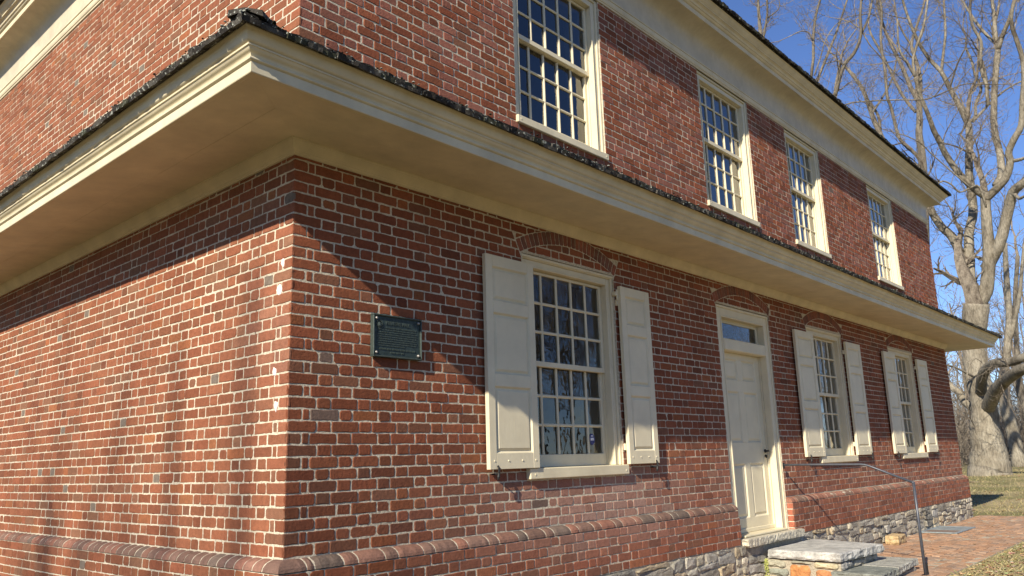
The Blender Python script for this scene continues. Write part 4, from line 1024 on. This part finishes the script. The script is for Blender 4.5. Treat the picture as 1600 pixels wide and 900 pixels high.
TREES = {
'big': [[(29.58,2.48,-0.4,0.715),(29.59,2.45,-0.21,0.636),(29.59,2.43,0.1,0.622),(29.6,2.42,0.6,0.543),(29.6,2.42,1.09,0.49),(29.61,2.36,1.82,0.424),(29.61,2.36,2.38,0.41),(29.6,2.4,2.84,0.41),(29.6,2.42,3.41,0.397),(29.6,2.4,3.99,0.371),(29.63,2.28,4.67,0.397),(29.64,2.2,5.13,0.437),(29.66,2.1,5.59,0.437)],[(29.66,2.11,5.47,0.257),(29.64,1.75,6.0,0.241),(29.59,1.58,6.56,0.224),(29.53,1.45,7.23,0.208),(29.46,1.38,7.92,0.192),(29.38,1.31,8.61,0.176),(29.31,1.23,9.42,0.16)],[(29.31,1.23,9.38,0.131),(29.02,1.45,9.63,0.124),(28.71,1.73,10.07,0.116),(28.42,1.92,10.53,0.109),(28.14,2.05,10.93,0.102),(27.87,2.1,11.27,0.095),(27.6,2.19,11.7,0.088),(27.35,2.18,11.9,0.081),(27.08,2.22,12.34,0.074),(26.81,2.3,12.94,0.067),(26.56,2.29,13.47,0.061)],[(26.56,2.29,13.47,0.052),(26.44,2.24,14.15,0.047),(26.4,1.84,14.97,0.043),(26.31,1.63,15.47,0.039),(26.22,1.44,16.1,0.034)],[(26.56,2.29,13.47,0.052),(26.19,2.39,13.87,0.043),(25.82,2.5,14.38,0.034),(25.52,2.35,15.32,0.025)],[(29.31,1.25,9.26,0.15),(29.18,0.84,9.51,0.142),(29.05,0.47,9.81,0.134),(28.88,0.24,10.26,0.126),(28.7,0.2,10.6,0.118),(28.54,-0.04,10.96,0.111),(28.38,-0.35,11.36,0.103),(28.21,-0.54,12.19,0.096),(28.04,-0.7,12.82,0.088),(27.85,-0.78,13.46,0.081),(27.65,-0.74,14.09,0.073),(27.46,-0.7,14.51,0.066),(27.27,-0.75,14.89,0.059),(27.1,-0.99,15.42,0.052)],[(28.96,0.28,10.36,0.065),(28.75,-0.02,10.26,0.06),(28.53,-0.28,10.22,0.055),(28.33,-0.75,10.29,0.05),(28.14,-1.26,10.43,0.045)],[(29.57,0.89,9.76,0.132),(29.82,0.71,10.19,0.129),(30.04,0.67,10.96,0.126),(30.25,0.72,11.46,0.122),(30.46,0.78,12.23,0.119),(30.69,0.66,13.44,0.116),(30.93,0.48,14.63,0.112),(31.17,0.34,15.5,0.109)],[(31.17,0.35,15.45,0.089),(31.27,0.33,16.35,0.079),(31.38,0.28,17.15,0.07),(31.48,0.28,17.96,0.06)],[(31.17,0.33,15.55,0.089),(30.98,-0.0,16.13,0.078),(30.78,-0.29,16.52,0.068),(30.58,-0.59,17.19,0.058)],[(31.17,0.33,15.76,0.069),(31.33,0.63,16.36,0.062),(31.49,0.96,17.18,0.055),(31.65,1.19,17.92,0.048),(31.81,1.43,18.71,0.04)],[(29.75,1.65,6.83,0.21),(29.5,1.1,7.51,0.193),(29.25,0.6,8.65,0.177),(28.95,0.3,9.22,0.162),(28.67,-0.1,9.4,0.146),(28.44,-0.96,9.91,0.131),(28.15,-1.43,10.38,0.116)],[(28.95,0.3,9.22,0.065),(28.64,0.12,8.87,0.058),(28.34,-0.11,8.83,0.051),(28.07,-0.66,8.77,0.045)],[(29.31,2.31,2.43,0.189),(28.75,2.15,2.71,0.18),(28.19,1.92,2.98,0.171),(27.65,1.63,3.14,0.162),(27.12,1.28,3.19,0.153),(26.61,0.82,3.13,0.145),(26.1,0.31,3.2,0.137),(25.61,-0.43,3.42,0.129),(25.12,-1.22,4.03,0.121)],[(29.53,2.24,1.81,0.247),(28.74,1.89,2.16,0.23),(27.95,1.55,2.4,0.214),(27.17,1.15,2.6,0.198),(26.38,0.74,2.72,0.183),(25.6,0.31,2.81,0.168),(24.87,-0.48,2.98,0.154),(24.15,-1.59,3.7,0.14)],[(29.91,2.39,1.6,0.154),(29.99,2.7,1.85,0.143),(30.06,3.03,2.15,0.132),(30.16,3.21,2.54,0.121),(30.26,3.39,2.65,0.11),(30.38,3.52,2.86,0.098)],[(29.08,2.45,2.97,0.047),(28.53,2.6,3.13,0.04),(27.99,2.76,3.27,0.033),(27.45,2.86,3.29,0.027)],[(28.49,1.84,3.12,0.032),(28.41,1.97,3.4,0.031),(28.32,2.16,3.52,0.03),(28.23,2.36,3.2,0.029),(28.15,2.5,2.66,0.027)],[(29.21,1.23,8.94,0.037),(28.96,1.3,9.67,0.036),(28.69,1.51,9.64,0.034),(28.39,1.82,9.47,0.032),(28.12,2.01,9.75,0.03),(27.84,2.2,9.85,0.029),(27.57,2.32,9.69,0.027)],[(27.77,1.36,9.37,0.027),(27.26,1.87,10.11,0.024),(26.78,2.2,10.6,0.022),(26.34,2.35,10.87,0.02),(25.87,2.61,11.08,0.017),(25.39,2.88,11.16,0.015)],[(29.63,2.27,4.55,0.21),(29.73,2.25,5.5,0.202),(29.82,2.22,6.47,0.193),(29.92,2.2,6.96,0.185),(30.03,2.13,7.82,0.177),(30.13,2.06,8.44,0.169),(30.26,1.87,9.1,0.16),(30.36,1.83,9.95,0.152),(30.46,1.82,10.81,0.143),(30.57,1.72,11.69,0.135),(30.67,1.63,12.56,0.126),(30.76,1.67,12.87,0.118)],[(30.76,1.68,12.84,0.108),(30.49,1.78,13.43,0.099),(30.2,1.97,14.18,0.09),(29.91,2.11,14.8,0.08),(29.61,2.38,15.33,0.071),(29.31,2.57,15.89,0.063),(29.02,2.72,16.68,0.054),(28.75,2.8,17.46,0.045),(28.49,2.79,17.81,0.037)],[(30.76,1.64,12.81,0.069),(30.97,1.41,13.06,0.064),(31.15,1.37,13.59,0.06),(31.36,1.12,14.28,0.055),(31.5,1.27,14.93,0.05),(31.66,1.34,15.66,0.045),(31.81,1.49,16.33,0.04)],[(30.79,1.49,12.82,0.059),(31.24,1.24,13.25,0.054),(31.68,1.03,13.65,0.048),(32.13,0.7,14.1,0.043),(32.58,0.34,14.48,0.037),(33.04,-0.11,14.79,0.031)],[(29.7,1.88,13.97,0.038),(29.28,1.42,14.66,0.031),(28.84,1.02,14.96,0.023)],[(30.16,2.16,14.91,0.058),(30.31,2.06,15.58,0.053),(30.46,1.89,16.49,0.049),(30.61,1.82,17.48,0.044),(30.74,1.79,18.32,0.039)],[(30.61,2.46,5.4,0.196),(30.45,2.43,6.59,0.184),(30.26,2.5,7.69,0.172),(30.06,2.65,8.31,0.16),(29.84,2.88,8.69,0.148),(29.63,3.07,9.19,0.136),(29.45,3.09,9.49,0.124)],[(30.9,0.81,13.96,0.069),(30.72,0.89,14.51,0.065),(30.55,0.87,15.06,0.062),(30.41,0.72,15.75,0.058),(30.22,0.85,16.27,0.055),(30.05,0.86,16.88,0.051),(29.9,0.73,17.44,0.048)],[(30.89,0.91,13.35,0.069),(30.89,0.85,14.29,0.065),(30.9,0.85,14.77,0.062),(30.89,0.88,15.19,0.059)]] ,
'slim': [[(39.9,6.67,4.86,0.254),(40.02,6.2,8.99,0.238),(40.14,5.71,13.26,0.222),(40.15,5.64,14.31,0.205),(40.17,5.57,15.3,0.189),(40.17,5.57,16.31,0.172),(40.2,5.45,17.06,0.156),(40.22,5.35,18.07,0.14)],[(40.22,5.35,18.07,0.114),(40.01,5.61,18.99,0.105),(39.83,5.76,19.88,0.096),(39.63,5.97,20.8,0.086),(39.43,6.18,21.73,0.077),(39.26,6.29,22.45,0.068),(39.09,6.37,23.53,0.059),(38.96,6.3,24.01,0.05)],[(40.21,5.38,17.9,0.102),(40.43,5.18,19.38,0.094),(40.57,5.29,20.6,0.085),(40.71,5.43,21.53,0.077),(40.95,5.14,22.52,0.069),(41.2,4.72,23.63,0.06),(41.41,4.55,24.37,0.052)],[(40.71,5.43,21.53,0.051),(40.4,5.66,22.25,0.045),(40.12,5.78,22.93,0.038)],[(40.17,5.56,17.59,0.089),(40.26,5.9,18.27,0.083),(40.35,6.23,19.14,0.077),(40.44,6.56,20.4,0.071),(40.52,6.92,21.7,0.065),(40.6,7.28,22.83,0.058),(40.74,7.41,23.53,0.052)],[(40.16,5.59,14.96,0.089),(39.82,5.94,15.49,0.085),(39.47,6.34,16.2,0.082),(39.19,6.44,17.74,0.078),(38.91,6.49,18.38,0.075),(38.69,6.36,19.68,0.071),(38.44,6.31,21.2,0.068),(38.26,6.02,22.65,0.064),(38.01,5.97,23.43,0.061)]] ,
'spread': [[(26.64,5.7,3.77,0.143),(26.7,5.5,8.02,0.128),(26.73,5.42,11.26,0.112),(26.75,5.35,12.8,0.096),(26.8,5.2,13.79,0.081)],[(26.8,5.2,13.79,0.081),(26.71,4.93,14.38,0.074),(26.63,4.63,14.87,0.068),(26.58,4.22,15.17,0.062),(26.5,3.89,15.72,0.055),(26.35,3.78,16.41,0.049),(26.23,3.61,17.07,0.043)],[(26.66,3.94,15.8,0.044),(27.0,3.65,16.62,0.04),(27.29,3.52,17.51,0.036)],[(26.67,3.91,16.06,0.026),(26.84,3.74,15.45,0.024),(27.01,3.6,15.15,0.022),(27.23,3.25,14.45,0.02),(27.4,3.07,14.11,0.018)],[(26.77,5.3,12.79,0.072),(26.8,5.65,13.71,0.067),(26.88,5.87,14.48,0.062),(27.13,5.56,15.41,0.057),(27.37,5.29,16.15,0.052),(27.57,5.13,16.66,0.047),(27.8,4.88,17.44,0.042),(28.03,4.6,18.33,0.037)],[(26.69,5.54,13.5,0.063),(26.39,5.89,14.18,0.059),(26.26,5.77,14.76,0.056),(26.14,5.59,15.32,0.053),(26.02,5.45,16.13,0.05),(25.92,5.22,16.91,0.046),(25.84,4.93,17.48,0.043)],[(25.97,5.47,15.96,0.026),(25.83,5.58,16.27,0.023),(25.65,5.8,16.31,0.02),(25.45,6.04,16.17,0.017)],[(25.94,5.57,14.49,0.026),(26.17,5.34,15.23,0.024),(26.39,5.11,16.04,0.021),(26.67,4.68,16.65,0.019),(26.94,4.26,16.86,0.016),(27.25,3.66,16.82,0.013)],[(26.78,5.27,12.91,0.029),(26.59,4.75,13.25,0.027),(26.49,3.91,13.06,0.026),(26.4,2.94,12.75,0.024),(26.25,2.13,12.43,0.023),(26.01,1.67,12.33,0.021),(25.75,1.27,12.57,0.02),(25.48,0.87,12.77,0.019),(25.19,0.6,13.0,0.017),(24.9,0.34,13.17,0.016)],[(25.68,1.61,12.17,0.025),(25.53,1.07,12.19,0.022),(25.37,0.56,12.16,0.019),(25.22,-0.08,11.85,0.015),(25.05,-0.69,11.6,0.012)]] ,
'leaning': [[(43.77,7.67,6.65,0.236),(43.81,7.54,11.63,0.215),(43.78,7.65,14.62,0.194),(43.71,7.9,16.58,0.173),(43.6,8.33,18.15,0.153),(43.52,8.63,19.56,0.132),(43.44,8.89,21.07,0.111),(43.27,9.47,22.48,0.09),(43.12,9.97,23.28,0.069)],[(43.6,8.33,18.15,0.083),(43.92,8.41,19.54,0.074),(44.1,9.01,21.01,0.066),(44.34,9.39,22.26,0.057)],[(43.52,8.63,19.56,0.069),(44.03,8.02,20.64,0.061),(44.51,7.49,21.83,0.052),(44.93,7.18,23.31,0.042)]] ,
'twin': [[(30.37,9.92,5.61,0.125),(30.5,9.61,11.96,0.114),(30.59,9.39,16.55,0.104),(30.59,9.4,18.97,0.094),(30.59,9.38,19.75,0.083),(30.6,9.36,20.7,0.073),(30.61,9.33,21.63,0.062)],[(30.58,9.41,18.48,0.062),(30.33,9.15,19.32,0.055),(30.12,8.77,20.24,0.048),(29.83,8.6,20.95,0.04)],[(30.24,8.93,20.1,0.031),(30.23,8.48,20.23,0.027),(30.17,8.19,20.4,0.024),(30.01,8.14,20.83,0.02)]] ,
'behind': [[(42.55,3.9,-0.22,0.319),(42.55,3.92,0.74,0.292),(42.53,4.01,1.81,0.266),(42.52,4.08,2.59,0.239),(42.52,4.06,3.52,0.213),(42.58,3.74,4.75,0.186),(42.65,3.35,6.62,0.159),(42.67,3.19,8.54,0.133),(42.7,3.01,10.49,0.106)],[(42.61,3.57,5.37,0.12),(42.72,2.92,7.21,0.102),(42.78,2.48,9.08,0.084),(42.82,2.22,10.34,0.066)]] ,
'behind2': [[(48.58,4.27,-0.1,0.21),(48.58,4.26,1.77,0.193),(48.57,4.31,3.15,0.175),(48.56,4.34,4.2,0.158),(48.58,4.25,5.25,0.14),(48.62,3.98,8.09,0.123),(48.7,3.46,10.95,0.105)],[(48.57,4.32,2.63,0.09),(48.52,4.59,3.87,0.068),(48.5,4.7,4.59,0.045)]] ,
}
traced_tree('sycamore_tree', 'massive bare tree with thick pale trunk and heavy low limbs beside the house', TREES['big'], M['bark'], 1.0, 1.1)
traced_tree('bare_tree', 'slender bare tree whose stem stands over the far end of the roof', TREES['slim'], M['bark2'], 1.0, 1.0)
traced_tree('bare_tree', 'wide spreading bare tree with dark upright stems above the middle of the roof edge', TREES['spread'], M['bark2'], .9, 1.2)
traced_tree('bare_tree', 'bare tree with one pale limb leaning left behind the roof edge', TREES['leaning'], M['bark2'], 1.1, 1.0)
traced_tree('bare_tree', 'bare twin stemmed tree at the left end of the sky above the roof', TREES['twin'], M['bark2'], 1.0, 1.2)
traced_tree('bare_tree', 'bare tree with bent pale trunk standing right of the massive trunk', TREES['behind'], M['bark'], 1.0, 1.4)
traced_tree('bare_tree', 'thin upright bare tree at the right edge of the picture', TREES['behind2'], M['bark2'], 1.0, 1.4)
# the wood far behind: reads as one mass
wd = MB(); r = random.Random(41)
for i in range(120):
    az = math.radians(r.uniform(2, 34)); D = r.uniform(58, 130); x, y = CAM.x + math.cos(az) * D, CAM.y + math.sin(az) * D; h = r.uniform(8, 16); r0 = r.uniform(.09, .24); z = gz(x, y) - .2
    pts = []; dx, dy = r.uniform(-.6, .6), r.uniform(-.6, .6)
    for k in range(6): f = k / 5; pts.append((x + dx * f * 2 + r.uniform(-.15, .15), y + dy * f * 2 + r.uniform(-.15, .15), z + h * f, r0 * (1 - .8 * f)))
    wd.tube(pts, 5, cap=False)
    for j in range(13):
        f = r.uniform(.15, 1); k = min(4, int(f * 5)); a = Vector(pts[k][:3]).lerp(Vector(pts[k + 1][:3]), f * 5 - k); ang = r.uniform(0, 6.28)
        grow(wd, a, Vector((math.cos(ang), math.sin(ang), r.uniform(.3, 1.3))), r.uniform(2, 4.5) * (1.15 - .5 * f), r0 * .32 * (1.1 - f * .6), 1, .08, .013, kids=(0, 4, 2))
wd.build('woodland', M['twig'], kind='stuff')
th = MB()
for i in range(5200):
    az = math.radians(r.uniform(6, 18)); D = r.uniform(50, 95); x, y = CAM.x + math.cos(az) * D, CAM.y + math.sin(az) * D; h = r.uniform(1.2, 4.2) * (1 if D < 70 else 1.5); z = gz(x, y) - .1; lx, ly = r.gauss(0, .35) * h, r.gauss(0, .35) * h; w = r.uniform(.008, .022)
    th.tube([(x, y, z, w), (x + lx * .3, y + ly * .3, z + h * .5, w * .8), (x + lx, y + ly, z + h, w * .4)], 3, cap=False)
    if r.random() < .6: th.tube([(x + lx * .3, y + ly * .3, z + h * .5, w * .7), (x + lx * .3 + r.gauss(0, .4), y + ly * .3 + r.gauss(0, .4), z + h * .8, w * .3)], 3, cap=False)
th.build('thicket', M['twig'], kind='stuff')
# bare trees round the viewer: they are what the window glass mirrors and what dapples the gable
proto = empty('bare_tree', (30, -22, -.85)); tag(proto, 'bare lawn tree seen only as a reflection in the window glass', 'tree', 'bare trees of the front lawn')
tm = MB(); tw = MB(); base = Vector((30, -22, -.85)); pts = [(30, -22, -1.0, .42), (30.05, -22, .2, .33), (30.1, -21.9, 3, .28), (30, -21.8, 6, .22), (29.9, -21.9, 9, .15), (30.1, -22, 12, .07)]
tm.tube(smooth_limb(pts), 10); tm.build('trunk', M['bark2'], proto, True)
for j in range(17):
    z = 2.8 + j * .56; ang = j * 2.4 + r.uniform(-.4, .4); grow(tw, Vector((30, -21.9, z)), Vector((math.cos(ang), math.sin(ang), .75)), r.uniform(4.2, 6.5) * (1.1 - j * .03), .12 * (1 - j * .03), 0, .08, .009, kids=(7, 5, 3))
tw.build('twigs', M['twig'], proto, kind='stuff')
for (x, y, rz, s) in ((44, -30, 1.1, 1.15), (22, -25, 2.3, .9), (60, -34, 3.0, 1.3), (33, -40, 4.1, 1.2), (52, -18, 5.0, 1.1), (80, -50, .4, 1.3), (70, -22, 2.0, 1.2)):
    c = proto.copy(); COL.objects.link(c); c.location = (x, y, gz(x, y)); c.rotation_euler = (0, 0, rz); c.scale = (s, s, s)
    for ch in proto.children: d = ch.copy(); COL.objects.link(d); d.parent = c
sh = empty('bare_tree', (-30, -7, -.85)); tag(sh, 'bare tree behind the viewer whose top branches shade the gable wall', 'tree')
tm = MB(); tm.tube(smooth_limb([(-30, -7, -1.0, .5), (-30, -7, 2, .4), (-30.1, -7, 6, .34), (-30, -7, 11, .26)]), 10); tm.build('trunk', M['bark2'], sh, True)
tw = MB()
for pts in ([(-30, -7, 10.5, .2), (-30, -6.7, 14, .17), (-30, -6.45, 17, .09), (-30, -6.5, 18.6, .06), (-30, -6.45, 19.8, .05)], [(-30, -7, 10.5, .2), (-30, -7.3, 14, .17), (-30, -7.5, 17, .09), (-30.1, -7.45, 19, .065), (-30, -7.5, 20.2, .05)], [(-30, -7, 10.5, .18), (-30.2, -5.8, 14, .12), (-30.2, -4.6, 17.6, .08), (-30.2, -4.0, 18.9, .05)]):
    tm = MB(); tm.tube(smooth_limb(pts), 7); tm.build('limb', M['bark2'], sh, True)
    for j in range(4): grow(tw, Vector(pts[2][:3]), Vector((r.uniform(-.5, .5), r.uniform(-1, 1), .4)), 2.4, .05, 1, .05, .006, kids=(0, 4, 3))
tw.build('twigs', M['twig'], sh, kind='stuff')
